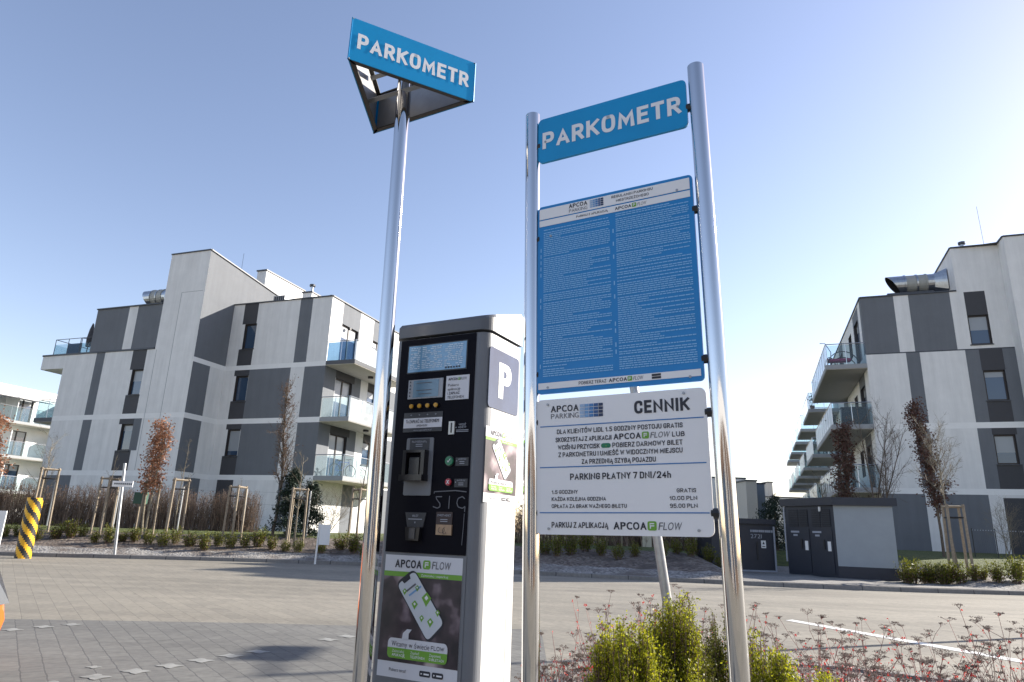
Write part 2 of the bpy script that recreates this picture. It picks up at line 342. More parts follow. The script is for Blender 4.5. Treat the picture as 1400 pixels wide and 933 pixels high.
# narrow upright sign lettering drawn as strokes: centre lines in a unit box, R = rounded corner
def _r(*pts): return ('R', pts)
STROKES = {
 'A': [[(0, 0), (.5, 1), (1, 0)], [(.2, .27), (.8, .27)]], 'B': [_r((0, 0), (0, 1), (.93, 1), (.93, .53), (0, .53)), _r((.5, .53), (1, .53), (1, 0), (0, 0))], 'C': [_r((1, .76), (1, 1), (0, 1), (0, 0), (1, 0), (1, .24))],
 'D': [_r((.3, 0), (1, 0), (1, 1), (.3, 1)), [(.35, 1), (0, 1), (0, 0), (.35, 0)]], 'E': [[(1, 1), (0, 1), (0, 0), (1, 0)], [(0, .52), (.85, .52)]], 'F': [[(1, 1), (0, 1), (0, 0)], [(0, .5), (.85, .5)]],
 'G': [_r((1, .78), (1, 1), (0, 1), (0, 0), (1, 0), (1, .46)), [(.55, .46), (1, .46)]], 'H': [[(0, 0), (0, 1)], [(1, 0), (1, 1)], [(0, .5), (1, .5)]], 'I': [[(0, 0), (0, 1)]], 'J': [_r((1, 1), (1, 0), (0, 0), (0, .22))],
 'K': [[(0, 0), (0, 1)], [(1, 1), (.08, .47)], [(.32, .6), (1, 0)]], 'L': [[(0, 1), (0, 0), (1, 0)]], 'M': [[(0, 0), (.07, 1), (.5, .28), (.93, 1), (1, 0)]], 'N': [[(0, 0), (0, 1), (1, 0), (1, 1)]],
 'O': [_r((.5, 1), (0, 1), (0, 0), (1, 0), (1, 1), (.499, 1))], 'P': [_r((0, .43), (1, .43), (1, 1), (.1, 1)), [(.2, 1), (0, 1), (0, 0)]], 'R': [_r((0, .45), (.96, .45), (.96, 1), (.1, 1)), [(.2, 1), (0, 1), (0, 0)], [(.5, .45), (1, 0)]],
 'S': [_r((1, .8), (1, 1), (0, 1), (0, .53), (1, .53), (1, 0), (0, 0), (0, .2))], 'T': [[(0, 1), (1, 1)], [(.5, 1), (.5, 0)]], 'U': [_r((0, 1), (0, 0), (1, 0), (1, 1))], 'V': [[(0, 1), (.5, 0), (1, 1)]], 'W': [[(0, 1), (.25, 0), (.5, .85), (.75, 0), (1, 1)]],
 'X': [[(0, 0), (1, 1)], [(0, 1), (1, 0)]], 'Y': [[(0, 1), (.5, .45), (1, 1)], [(.5, .45), (.5, 0)]], 'Z': [[(0, 1), (1, 1), (0, 0), (1, 0)]],
 '0': [_r((.5, 1), (0, 1), (0, 0), (1, 0), (1, 1), (.499, 1))], '1': [[(0, .74), (.8, 1), (.8, 0)]], '2': [_r((0, .76), (0, 1), (1, 1), (1, .55), (0, 0)), [(0, 0), (1, 0)]], '4': [[(.74, 0), (.74, 1), (0, .3), (1, .3)]],
 '5': [[(1, 1), (.08, 1), (.05, .56)], _r((.05, .56), (1, .6), (1, 0), (0, 0), (0, .14))], '7': [[(0, 1), (1, 1), (.36, 0)]], '9': [_r((1, .48), (0, .48), (0, 1), (1, 1), (1, 0), (.1, 0))],
 ',': [[(0, .1), (-.1, -.12)]], '.': [[(0, 0), (0, .06)]], '/': [[(0, -.05), (1, 1.05)]], 'h': [[(0, 0), (0, 1)], _r((0, .62), (1, .62), (1, 0))]}
STROKES['Ł'] = STROKES['L'] + [[(-.18, .36), (.5, .66)]]; STROKES['Ą'] = STROKES['A'] + [[(.95, .0), (.8, -.2), (1.05, -.26)]]; STROKES['Ż'] = STROKES['Z'] + [[(.5, 1.2), (.5, 1.24)]]
for _a, _b in (('Ś', 'S'), ('Ó', 'O'), ('Ć', 'C')): STROKES[_a] = STROKES[_b] + [[(.42, 1.16), (.68, 1.34)]]
SWID = {'A': .72, 'K': .66, 'M': .88, 'W': .98, 'N': .7, 'E': .52, 'F': .5, 'L': .5, 'Ł': .5, 'T': .6, 'I': 0, 'J': .4, ',': .12, '.': 0, '/': .5, '1': .34, 'Ą': .72, 'U': .66, 'O': .7, 'Ó': .7, 'D': .66, 'h': .5, 'Z': .58, 'Ż': .58, 'S': .56, 'Ś': .56}
def _round(pts, rx, ry):
    out = [np.array(pts[0], float)]
    for i in range(1, len(pts) - 1):
        p0, p1, p2 = (np.array(q, float) for q in (pts[i - 1], pts[i], pts[i + 1])); sc = np.array([rx, ry])
        d0, d2 = (p0 - p1), (p2 - p1); l0, l2 = np.linalg.norm(d0 / sc), np.linalg.norm(d2 / sc); a = p1 + d0 * min(.5, 1 / l0); b = p1 + d2 * min(.5, 1 / l2)
        for t in np.linspace(0, 1, 6): out.append((1 - t) ** 2 * a + 2 * t * (1 - t) * p1 + t * t * b)
    out.append(np.array(pts[-1], float)); res = [out[0]]
    for q in out[1:]:
        if np.linalg.norm(q - res[-1]) > 1e-4: res.append(q)
    return res
def _ribbon(pts, t):
    P_ = [np.array(p, float) for p in pts]; d = P_[1] - P_[0]; P_[0] = P_[0] - d / np.linalg.norm(d) * t / 2; d = P_[-1] - P_[-2]; P_[-1] = P_[-1] + d / np.linalg.norm(d) * t / 2
    L_, R_ = [], []
    for i, p in enumerate(P_):
        a = (p - P_[i - 1]) if i else (P_[1] - p); b = (P_[i + 1] - p) if i < len(P_) - 1 else a
        a = a / np.linalg.norm(a); b = b / np.linalg.norm(b); na = np.array([-a[1], a[0]]); nb = np.array([-b[1], b[0]]); n_ = na + nb; q = np.linalg.norm(n_)
        n_ = n_ / q if q > .2 else na; k = min(2.6, 1 / max(.25, n_ @ na)); L_.append(p + n_ * k * t / 2); R_.append(p - n_ * k * t / 2)
    return L_, R_
def stroke_text(mb, s, x0, x1, z0, z1, m, put, t):
    H = z1 - z0; gap = .12 + t * .3; tot = 0.0; lay = []
    for ch in s:
        if ch == ' ': tot += .36; continue
        w_ = SWID.get(ch, .62); lay.append((ch, tot, w_)); tot += w_ + t + gap
    nL = len(lay); tot -= gap; f = ((x1 - x0) / H - nL * t) / (tot - nL * t); k = 0
    q0 = np.array(put(0, 0)); nn = np.cross(np.array(put(.01, 0)) - q0, np.array(put(0, .01)) - q0); nn = nn / np.linalg.norm(nn)
    if nn[1] > 0 and abs(nn[1]) > .4: nn = -nn
    for j, (ch, X_, w_) in enumerate(lay):
        X_ = (X_ - j * t) * f + j * t
        for st in STROKES[ch]:
            rnd = isinstance(st, tuple); pts = [(p[0] * w_ * f + t / 2, p[1] * (1 - t) + t / 2) for p in (st[1] if rnd else st)]
            if rnd: pts = _round(pts, .33, .33)
            L_, R_ = _ribbon(pts, t); dia = max(p[1] for p in pts) > 1.02 or min(p[1] for p in pts) < -.02
            vs = []
            for p in L_ + R_:
                y = p[1] if dia else min(1, max(0, p[1])); vs.append(np.array(put(x0 + (X_ + p[0]) * H, z0 + y * H)) + nn * (3e-5 * (k % 4)))
            n_ = len(L_); mb.add(vs, [(i, i + 1, n_ + i + 1, n_ + i) for i in range(n_ - 1)], m); k += 1
def text(mb, s, x0, x1, z0, z1, m, put, bold=0.02, rot=0.0, shear=0.0):
    """lettering between x0 and x1, baseline z0, capital height up to z1; put(x, z) gives the 3D point. Bold = a few shifted layers."""
    if bold >= .02 and s != 'APCOA' and s not in ('P', 'X') and all(c == ' ' or c in STROKES for c in s):
        return stroke_text(mb, s, x0, x1, z0, z1, m, put, {.02: .145, .022: .15, .03: .165, .035: .18, .05: .205}.get(bold, .16))
    H = glyph('H')[0][:, 1].max()
    lay = []; X = 0.0; gap = .13 + bold * 1.3
    for ch in s:
        if ch == ' ': X += .42; continue
        vs, fs = glyph(ch)
        if not len(vs): X += .3; continue
        a, b = vs[:, 0].min(), vs[:, 0].max(); nat = (b - a) / H
        w_ = (CWID.get(ch, .82) if ch != '1' else min(nat, .34)) if (ch.isupper() or ch in CWID) else max(nat, .1) * .95
        lay.append((vs, fs, a, b, X, w_)); X += w_ + gap
    W_ = X - gap; k = (x1 - x0) / W_; hz = z1 - z0; e = bold * hz * 1.25
    offs = [(0, 0)] if bold <= 0 else [(-e, -e * .6), (e, -e * .6), (-e, e * .6), (e, e * .6), (0, 0)]
    c, sn = math.cos(rot), math.sin(rot); q0 = np.array(put(0, 0)); q1 = np.array(put(.01, 0)); q2 = np.array(put(0, .01)); nn = np.cross(q1 - q0, q2 - q0); nn = nn / max(np.linalg.norm(nn), 1e-12)
    if nn @ (np.array([0.3, -1, 0])) < 0 and abs(nn[1]) > .5: nn = -nn
    for i, (ox, oz) in enumerate(offs):
        for vs, fs, a, b, X_, w_ in lay:
            pts = []
            for p in vs:
                zz = p[1] / H * (hz - 1.2 * e) + .6 * e + oz; xx = x0 + k * X_ + e * .6 + (p[0] - a) / (b - a) * max(k * w_ - 1.2 * e, .2 * k * w_) + ox + shear * zz
                pts.append(np.array(put(xx, z0 + zz)) + nn * 4e-5 * i)
            mb.add(pts, fs, m)

# ------------------------------------------------------------------ ground
KX = [(-70, 19.5), (-30, 20.4), (-14, 21.3), (-10, 22.2), (-5, 22.6), (-1, 21.3), (2, 20.4), (5, 19.7), (8, 18.95), (11, 18.8), (14, 19.1), (20, 19.8), (40, 22), (70, 26)]
_kx = np.array(KX)
XS = np.unique(np.concatenate([np.arange(-70, -20, 2.0), np.arange(-20, 20, 0.5), np.arange(20, 71, 2.0)]))
_ky = np.interp(XS, _kx[:, 0], _kx[:, 1])
for _ in range(8):
    _ky[1:-1] = 0.25 * _ky[:-2] + 0.5 * _ky[1:-1] + 0.25 * _ky[2:]
def kerbY(x): return float(np.interp(x, XS, _ky))
def sst(x, a, b):
    t = min(1, max(0, (x - a) / (b - a))); return t * t * (3 - 2 * t)
def terr(x, y):
    d = y - kerbY(x)
    z = 0.105 + min(0.70, max(0, 0.145 * (d - 0.3)))
    if x > 12: z += 0.16 * sst(x, 12, 16) * sst(d, 5, 12)
    f = sst(x, 6.2, 7.4) * (1 - sst(x, 12.6, 13.8)) * (1 - sst(y, 25.6, 28))
    return z * (1 - f) + 0.12 * f
mb = MB(); mb.quad((-1500, -1500, -0.03), (1500, -1500, -0.03), (1500, 1500, -0.03), (-1500, 1500, -0.03), SOIL)
tag(mb.build('ground'), kind='structure')
mb = MB()
for i in range(len(XS) - 1):
    mb.quad((XS[i], -30, 0), (XS[i + 1], -30, 0), (XS[i + 1], _ky[i + 1] + 0.05, 0), (XS[i], _ky[i] + 0.05, 0), PAVE)
tag(mb.build('parking_paving'), kind='structure')
gb = [(-14, 8.3), (-6, 8.62), (-4.3, 8.85), (-3.1, 9.0), (-1.8, 9.08), (0.5, 9.3), (0.42, 6.3), (0.25, 4.2), (0.1, 2.9), (-0.2, -3), (-14, -3)]
mb = MB(); mb.poly([(x, y, 0.004) for x, y in gb], PAVG); tag(mb.build('bay_paving'), kind='structure')
mb = MB()
ROW1 = [(-5.26, 7.87), (-5.1, 8.14), (-4.93, 8.37)]
ROW2 = [(-3.14, 5.78), (-2.96, 6.03), (-2.81, 6.29), (-2.66, 6.56), (-2.5, 6.82), (-2.34, 7.08), (-1.88, 7.93), (-1.73, 8.2), (-1.58, 8.46), (-3.3, 5.5)]
for x, y in ROW1 + ROW2 + [(-3.36, 6.13)]:
    sc = 1.0 if (x, y) != (-3.36, 6.13) else 0.55
    pr = [(-.1, .07), (-.05, .075), (0, .055), (.05, .075), (.1, .07), (.085, 0), (.1, -.07), (.05, -.075), (0, -.055), (-.05, -.075), (-.1, -.07), (-.085, 0)]
    a = -0.5
    mb.poly([(x + sc * (p[0] * math.cos(a) - p[1] * math.sin(a)), y + sc * (p[0] * math.sin(a) + p[1] * math.cos(a)), 0.008) for p in pr], MARK)
tag(mb.build('bay_markings'), kind='structure')
mb = MB()
mb.quad((4.42, 11.3, 0.004), (4.58, 11.42, 0.004), (5.9, 8.04, 0.004), (5.7, 7.94, 0.004), LINE)
mb.quad((5.7, 7.94, 0.004), (5.9, 8.04, 0.004), (7.6, 3.4, 0.004), (7.46, 3.34, 0.004), LINE)
tag(mb.build('painted_line'), kind='structure')
# kerb
mb = MB()
for i in range(len(XS) - 1):
    a = (XS[i], _ky[i]); b = (XS[i + 1], _ky[i + 1])
    pr = [(0, -0.02), (0.012, 0.095), (0.025, 0.11), (0.14, 0.11), (0.14, -0.02)]
    for k in range(4):
        mb.quad((a[0], a[1] + pr[k][0], pr[k][1]), (b[0], b[1] + pr[k][0], pr[k][1]), (b[0], b[1] + pr[k + 1][0], pr[k + 1][1]), (a[0], a[1] + pr[k + 1][0], pr[k + 1][1]), KERB)
tag(mb.build('kerb'), kind='structure')
# terrain behind the kerb
DS = [0.13, 0.3, 0.8, 1.3, 1.8, 2.4, 3.0, 3.7, 4.4, 5.2, 6.2, 7.5, 9, 11, 14, 18, 25, 40, 70]
zones = {'gravel_bed': MB(), 'mulch_bed': MB(), 'lawn': MB(), 'pavement': MB()}
zm = {'gravel_bed': GRAV, 'mulch_bed': MULC, 'lawn': LAWN, 'pavement': FORE}
rg = np.random.default_rng(3)
ZG = np.array([[terr(XS[i], _ky[i] + d) + (rg.normal() * 0.015 if 0.3 < d < 6 else 0) for d in DS] for i in range(len(XS))])
for i in range(len(XS) - 1):
    for j in range(len(DS) - 1):
        x = (XS[i] + XS[i + 1]) / 2; d = (DS[j] + DS[j + 1]) / 2; y = kerbY(x) + d
        if 6.4 < x < 13.4 and y < 26.8: zn = 'pavement'
        elif x < 7: zn = 'gravel_bed' if d < 1.25 else ('mulch_bed' if d < 4.2 else 'lawn')
        else: zn = 'gravel_bed' if d < 2.2 else 'lawn'
        q = [(XS[i], _ky[i] + DS[j], ZG[i, j]), (XS[i + 1], _ky[i + 1] + DS[j], ZG[i + 1, j]), (XS[i + 1], _ky[i + 1] + DS[j + 1], ZG[i + 1, j + 1]), (XS[i], _ky[i] + DS[j + 1], ZG[i, j + 1])]
        zones[zn].quad(*q, zm[zn])
for zn, z in zones.items(): tag(z.build(zn, smooth=True), kind='structure')
# planting island in the foreground
isl = [(0.2, 1.2), (0.22, 3.2), (0.32, 4.6), (0.55, 6.2), (1.1, 7.0), (2.0, 7.25), (3.2, 7.1), (4.3, 6.4), (5.0, 5.0), (5.2, 3.0), (5.0, 0.5), (0.3, 0.5)]
mb = MB(); mb.poly([(x, y, 0.035) for x, y in isl], GRAV); tag(mb.build('planting_bed'), kind='structure')
mb = MB()
for i in range(len(isl)):
    a = np.array(isl[i]); b = np.array(isl[(i + 1) % len(isl)]); d = (b - a) / np.linalg.norm(b - a); n = np.array([-d[1], d[0]]) * 0.06
    pts = [(*(a - n), 0), (*(b - n), 0), (*(b + n), 0), (*(a + n), 0)]
    mb.prism(pts, (0, 0, 0.055 + 0.0007 * i), KERB)
tag(mb.build('bed_kerb'), kind='structure')

# ------------------------------------------------------------------ buildings
def facade(mb, P0, dU, N, rects, depth=0.16, reveal=None):
    """painter's list of (u0, u1, z0, z1, material or 'hole') compiled to butting cells on one plane"""
    us = sorted({round(r[0], 4) for r in rects} | {round(r[1], 4) for r in rects}); zs = sorted({round(r[2], 4) for r in rects} | {round(r[3], 4) for r in rects})
    P0 = np.array(P0, float); dU = np.array(dU, float); N = np.array(N, float); Z = np.array([0, 0, 1.0])
    pt = lambda u, z: P0 + dU * u + Z * z
    for i in range(len(us) - 1):
        j = 0
        while j < len(zs) - 1:
            uc = (us[i] + us[i + 1]) / 2
            def cell(jj):
                zc = (zs[jj] + zs[jj + 1]) / 2; c = None
                for r in rects:
                    if r[0] < uc < r[1] and r[2] < zc < r[3]: c = r[4]
                return c
            c = cell(j); k = j + 1
            while k < len(zs) - 1 and cell(k) is c and c != 'hole': k += 1
            if c is not None and c != 'hole':
                mb.quad(pt(us[i], zs[j]), pt(us[i + 1], zs[j]), pt(us[i + 1], zs[k]), pt(us[i], zs[k]), c)
            j = k
    for r in rects:
        if r[4] == 'hole':
            a, b, c, d = pt(r[0], r[2]), pt(r[1], r[2]), pt(r[1], r[3]), pt(r[0], r[3]); e = -N * depth
            rm = reveal or PLW
            for p, q in ((a, b), (b, c), (c, d), (d, a)): mb.quad(p, q, q + e, p + e, rm)

def window(parent, P0, dU, N, u0, u1, z0, z1, leaves=1, blind=0.0, rec=0.12, name='window', sill=True):
    P0 = np.array(P0, float); dU = np.array(dU, float); N = np.array(N, float)
    def bx(mb, a, b, c, d, n0, n1, m):
        pts = [P0 + dU * x + N * n + np.array([0, 0, z]) for n in (n0, n1) for x, z in ((a, c), (b, c), (b, d), (a, d))]
        mb.add(pts, [(0, 1, 2, 3), (7, 6, 5, 4), (0, 4, 5, 1), (1, 5, 6, 2), (2, 6, 7, 3), (3, 7, 4, 0)], m)
    f = MB(); t = 0.07; n0, n1 = -rec - 0.05, -rec + 0.02
    bx(f, u0 + .003, u0 + t, z0 + .003, z1 - .003, n0, n1, FRM); bx(f, u1 - t, u1 - .003, z0 + .003, z1 - .003, n0, n1, FRM)
    bx(f, u0 + t, u1 - t, z0 + .003, z0 + t, n0, n1 - .002, FRM); bx(f, u0 + t, u1 - t, z1 - t, z1 - .003, n0, n1 - .002, FRM)
    for i in range(1, leaves):
        c = u0 + (u1 - u0) * i / leaves; bx(f, c - 0.05, c + 0.05, z0 + t, z1 - t, n0, n1 - .003, FRM)
    o = f.build(name, parent)
    g = MB(); zb = z1 - (z1 - z0) * blind
    pq = lambda z_0, z_1, m: g.quad(*[P0 + dU * x - N * (rec + 0.02) + np.array([0, 0, z]) for x, z in ((u0, z_0), (u1, z_0), (u1, z_1), (u0, z_1))], m)
    pq(z0, zb, GLS)
    if blind: pq(zb, z1, BLD)
    g.build('pane', o)
    if sill:
        s = MB(); bx(s, u0 - 0.06, u1 + 0.03, z0 - 0.045, z0 - 0.002, -rec, 0.05, COP); s.build('sill', o)
    return o

def balcony(parent, u0, u1, v0, v1, zb, zt, dirs, glass=(GLF, GLF, GLF), soffit=SOFF, edge=SLB, railh=1.1):
    """slab with glass railing; dirs = which sides carry railing out of 'f' (v0), 'o' (outer u), 'k' (v1)"""
    m = MB()
    m.box(u0, u1, v0, v1, zb + 0.03, zt, edge); m.box(u0 + .02, u1 - .02, v0 + .02, v1 - .02, zb, zb + 0.03, soffit)
    o = m.build('balcony', parent)
    out = u1 if abs(u1) > abs(u0) or dirs.startswith('R') else u0
    if 'L' in dirs: out = u0
    if 'R' in dirs: out = u1
    inn = u0 if out == u1 else u1
    s = 1 if out > inn else -1
    g = MB(); h = MB(); zr = zt + railh
    if 'f' in dirs:
        y = v0 + 0.05; n = max(2, int(abs(out - inn) / 0.95))
        for i in range(n):
            a = inn + (out - s * 0.07 - inn) * i / n; b = inn + (out - s * 0.07 - inn) * (i + 1) / n
            g.quad((a + s * .02, y, zt - 0.12), (b - s * .02, y, zt - 0.12), (b - s * .02, y, zr - 0.06), (a + s * .02, y, zr - 0.06), glass[0])
            h.tube([(b, y, zt - .1), (b, y, zr)], 0.02, RAIL, 5)
        h.tube([(inn, y, zr), (out - s * .05, y, zr)], 0.024, RAIL, 6)
    if 'o' in dirs:
        x = out - s * 0.05; n = max(2, int((v1 - v0) / 1.05))
        for i in range(n):
            a = v0 + 0.06 + (v1 - v0 - .1) * i / n; b = v0 + 0.06 + (v1 - v0 - .1) * (i + 1) / n
            g.quad((x, a + .02, zt - 0.14), (x, b - .02, zt - 0.14), (x, b - .02, zr - 0.06), (x, a + .02, zr - 0.06), glass[1])
            h.tube([(x, b, zt - .1), (x, b, zr)], 0.02, RAIL, 5)
        h.tube([(x, v0 + .05, zr), (x, v1 - .02, zr)], 0.024, RAIL, 6)
    if 'k' in dirs:
        y = v1 - 0.05
        g.quad((inn, y, zt - .1), (out - s * .08, y, zt - .1), (out - s * .08, y, zr - .06), (inn, y, zr - .06), glass[2])
        h.tube([(inn, y, zr), (out - s * .05, y, zr)], 0.024, RAIL, 6)
    if g.f: g.build('glass_panel', o); h.build('handrail', o)
    return o

def duct(parent, pts, r, cut=0.5):
    """horizontal roof duct along x with a bevelled mouth at its first end and a square flare at the last"""
    m = MB(); n = 24; x0, x1, y, z = pts
    rings = []
    L = x1 - x0
    for i, (t, rr) in enumerate([(0, 1), (0.3, 1), (0.302, 1.06), (0.33, 1.06), (0.332, 0.98), (0.5, 0.98), (0.502, 1.04), (0.53, 1.04), (0.532, 0.98), (0.66, 0.98), (0.662, 1.03), (0.69, 1.03), (0.692, 0.97), (0.8, 0.97)]):
        ring = []
        for k in range(n):
            a = 2 * math.pi * k / n; dz = math.sin(a); dx = (cut * (1 - dz) / 2 * 2 * r) if i == 0 else 0
            ring.append((x0 + L * t + dx, y + rr * r * math.cos(a), z + rr * r * dz))
        rings.append(ring)
    sq = []
    for k in range(n):
        a = 2 * math.pi * k / n; c, s = math.cos(a), math.sin(a); q = 1.12 * r / max(abs(c), abs(s)); sq.append((x1, y + q * c, z + q * s))
    rings.append(sq)
    for i in range(len(rings) - 1):
        mm = ZINCW if 5 <= i + 1 <= 12 and i not in (5, 6, 7) else ZINC
        for k in range(n): m.quad(rings[i][k], rings[i][(k + 1) % n], rings[i + 1][(k + 1) % n], rings[i + 1][k], mm)
    ins = [[(p[0] + 0.01, y + (p[1] - y) * 0.96, z + (p[2] - z) * 0.96) for p in rings[0]], [(x0 + L * .3, y + .94 * (p[1] - y), z + .94 * (p[2] - z)) for p in rings[1]]]
    for k in range(n):
        m.quad(rings[0][k], rings[0][(k + 1) % n], ins[0][(k + 1) % n], ins[0][k], ZINC); m.quad(ins[0][k], ins[0][(k + 1) % n], ins[1][(k + 1) % n], ins[1][k], DRK)
    m.poly(ins[1], DRK)
    return m.build('vent_duct', parent, smooth=True)

def coping(mb, pts, wd=0.1, h=0.07):
    for a, b in zip(pts[:-1], pts[1:]):
        a = np.array(a, float); b = np.array(b, float); d = b - a; d = d / np.linalg.norm(d); n = np.array([-d[1], d[0], 0]); n = n / np.linalg.norm(n) * wd / 2
        mb.prism([a - n, b - n, b + n, a + n], (0, 0, h), COP)

X = (1, 0, 0); Yv = (0, 1, 0); NX = (-1, 0, 0); NY = (0, -1, 0)
# ---- left apartment building : origin at its right front corner, u = x, v = y
bl = empty('apartment_building', (-10.16, 36.0, 0), YA, 'grey and white striped apartment block left of the ticket machine, its side balconies in sun', 'apartment building', 'apartment blocks around the car park')
W = MB(); ZB = 0.5
# right wing front
FR = [(-6.83, 0, ZB, 13.6, PLW),
      (-6.05, -5.05, 12.36, 13.6, PLD), (-6.05, -5.03, 9.86, 10.84, PLD), (-5.84, -5.0, 10.84, 12.36, 'hole'), (-2.13, -1.3, 9.86, 13.6, PLG),
      (-6.1, -5.06, 9.25, 9.59, PLD), (-6.1, -5.06, 6.77, 7.78, PLD), (-5.95, -5.07, 7.78, 9.25, 'hole'), (-5.06, -2.25, 6.77, 9.59, PLG), (-1.34, 0, 6.77, 9.59, PLG),
      (-6.12, -5.08, 6.18, 6.48, PLD), (-6.12, -5.07, 3.67, 4.7, PLD), (-5.97, -5.1, 4.7, 6.18, 'hole'), (-5.08, -2.3, 3.67, 6.48, PLG), (-1.37, 0, 3.67, 6.48, PLG),
      (-6.2, -5.1, 0.9, 3.4, PLD), (-2.1, -1.3, 1.1, 3.4, PLG),
      (-6.83, 0, 9.59, 9.86, PLB), (-6.83, 0, 6.48, 6.77, PLB), (-6.83, 0, 3.4, 3.67, PLB)]
facade(W, (0, 0, 0), X, NY, FR, reveal=PLD)
# right side, u = 0
def side_rects(k0, k1):
    out = [(k0, k1, ZB, 13.6, PLW)]
    return out
SR = [(0, 13, ZB, 13.6, PLW), (1.15, 3.03, 9.86, 13.6, PLG), (4.55, 6.4, 9.86, 13.6, PLG), (8, 9.5, 9.86, 13.6, PLG), (1.18, 2.9, 9.9, 12.35, 'hole'), (4.6, 6.0, 10.85, 12.3, 'hole')]
for z0, z1 in ((6.77, 9.6), (3.67, 6.48)):
    SR += [(0, 1.08, z0, z1, PLG), (3.02, 3.7, z0, z1, PLG), (1.08, 3.02, z1 - 0.44, z1, PLD), (1.1, 2.8, z0 + 0.04, z1 - 0.44, 'hole'), (2.8, 3.02, z0, z1 - .44, PLG),
           (4.5, 5.5, z1 - .44, z1, PLD), (4.5, 5.5, z0 + 1.0, z1 - 0.44, 'hole'), (7, 8.4, z0, z1, PLG)]
SR += [(2.84, 4.1, ZB, 3.4, PLG), (6.2, 8, ZB, 3.4, PLG), (0, 13, 3.4, 3.67, PLB)]
facade(W, (0, 0, 0), Yv, X, SR, reveal=PLD)
# tower
facade(W, (0, -2.43, 0), X, NY, [(-9.72, -6.83, ZB, 16.15, PLW), (-9.72, -6.83, 6.5, 6.77, PLB), (-9.72, -6.83, 3.4, 3.67, PLB)])
sl16 = lambda v: 16.15 - 0.115 * (v + 2.43)
TS = [(-2.43, 0, ZB, 13.6, PLG), (-1.15, 0, 6.77, 9.59, PLW), (-1.15, 0, 3.67, 6.48, PLW), (-2.43, -1.7, ZB, 3.4, PLW), (-0.6, 0, ZB, 3.4, PLW), (-2.43, 0, 9.59, 9.86, PLB), (-2.43, 0, 6.48, 6.77, PLB), (-2.43, 0, 3.4, 3.67, PLB)]
facade(W, (-6.83, 0, 0), Yv, X, TS)
W.quad((-6.83, -2.43, 13.6), (-6.83, 0, 13.6), (-6.83, 0, sl16(0)), (-6.83, -2.43, 16.15), PLG)
W.quad((-6.83, 0, 13.55), (-6.83, 9, 13.55), (-6.83, 9, sl16(9)), (-6.83, 0, sl16(0)), PLG)
W.quad((-9.72, -2.43, 10.4), (-9.72, 9, 10.4), (-9.72, 9, sl16(9)), (-9.72, -2.43, 16.15), PLW)
W.quad((-9.72, 9, 10), (-6.83, 9, 10), (-6.83, 9, sl16(9)), (-9.72, 9, sl16(9)), PLW)
W.quad((-9.72, -2.43, 16.14), (-6.83, -2.43, 16.14), (-6.83, 9, sl16(9) - .01), (-9.72, 9, sl16(9) - .01), COP)
# left wing
LF = [(-16.62, -9.72, ZB, 10.44, PLW), (-14.13, -13.45, 3.67, 6.5, PLG), (-14.12, -13.45, 6.78, 10.44, PLG),
      (-11.32, -10.28, 9.3, 10.44, PLD), (-11.27, -10.24, 6.78, 7.84, PLD), (-11.12, -10.28, 7.84, 9.3, 'hole'),
      (-11.35, -10.29, 6.2, 6.5, PLD), (-11.28, -10.12, 3.67, 4.75, PLD), (-11.13, -10.29, 4.75, 6.2, 'hole'), (-10.29, -9.74, 4.75, 6.5, PLG),
      (-16.5, -14.15, ZB, 3.4, PLG), (-11.3, -10.25, 0.9, 3.4, PLD),
      (-16.62, -9.72, 6.5, 6.78, PLB), (-16.62, -9.72, 3.4, 3.67, PLB)]
facade(W, (0, -2.43, 0), X, NY, LF, reveal=PLD)
facade(W, (-16.62, 0, 0), Yv, NX, [(-2.43, 12, ZB, 10.44, PLW), (0, 2, 3.67, 6.5, PLG), (0.5, 2.5, 6.78, 10, PLG)])
W.quad((-16.62, 12, ZB), (0, 13, ZB), (0, 13, 13.6), (-16.62, 12, 13.6), PLW)
W.quad((-6.83, 0, 13.58), (0, 0, 13.58), (0, 13, 13.58), (-6.83, 13, 13.58), COP)
# terrace overhang and penthouse
W.box(-18.5, -16.625, -2.43, 3.5, 9.64, 10.44, PLW)
W.quad((-18.5, -2.42, 10.442), (-9.7, -2.42, 10.442), (-9.7, 12, 10.442), (-18.5, 12, 10.442), SLB)
facade(W, (0, -2.40, 0), X, NY, [(-14.8, -9.72, 10.47, 13.15, PLG), (-12.27, -11.59, 10.47, 13.15, PLW)])
facade(W, (-14.8, 0, 0), Yv, NX, [(-2.40, 8, 10.47, 13.15, PLW), (0, 3, 10.47, 13.15, PLG)])
W.quad((-14.8, -2.40, 13.14), (-9.72, -2.40, 13.14), (-9.72, 8, 13.14), (-14.8, 8, 13.14), COP)
W.quad((-14.8, 8, 10.4), (-9.72, 8, 10.4), (-9.72, 8, 13.14), (-14.8, 8, 13.14), PLW)
for uu, zt in ((-9.6, 10.4), (-8.48, 13.72), (-6.95, 0)):
    if zt: W.box(uu - 0.012, uu + 0.012, -2.436, -2.43, 3.7, zt, PLG if False else SLB)
W.box(-8.468, -6.95, -2.436, -2.43, 13.70, 13.722, SLB)
W.build('wall', bl)
C = MB()
coping(C, [(-6.83, 0.0, 13.6), (0.02, 0.0, 13.6), (0.02, 13, 13.6)]); coping(C, [(-9.74, -2.43, 16.15), (-6.81, -2.43, 16.152), (-6.81, 9, sl16(9))])
coping(C, [(-14.82, -2.42, 13.15), (-9.76, -2.42, 13.15)]); coping(C, [(-18.52, 3.5, 10.443), (-18.52, -2.43, 10.445), (-9.76, -2.43, 10.447)], h=0.09)
C.build('roof_edge', bl)
for r, b in ((FR[3], .0), (FR[7], .0), (FR[12], .8)): window(bl, (0, 0, 0), X, NY, r[0], r[1], r[2], r[3], blind=b)
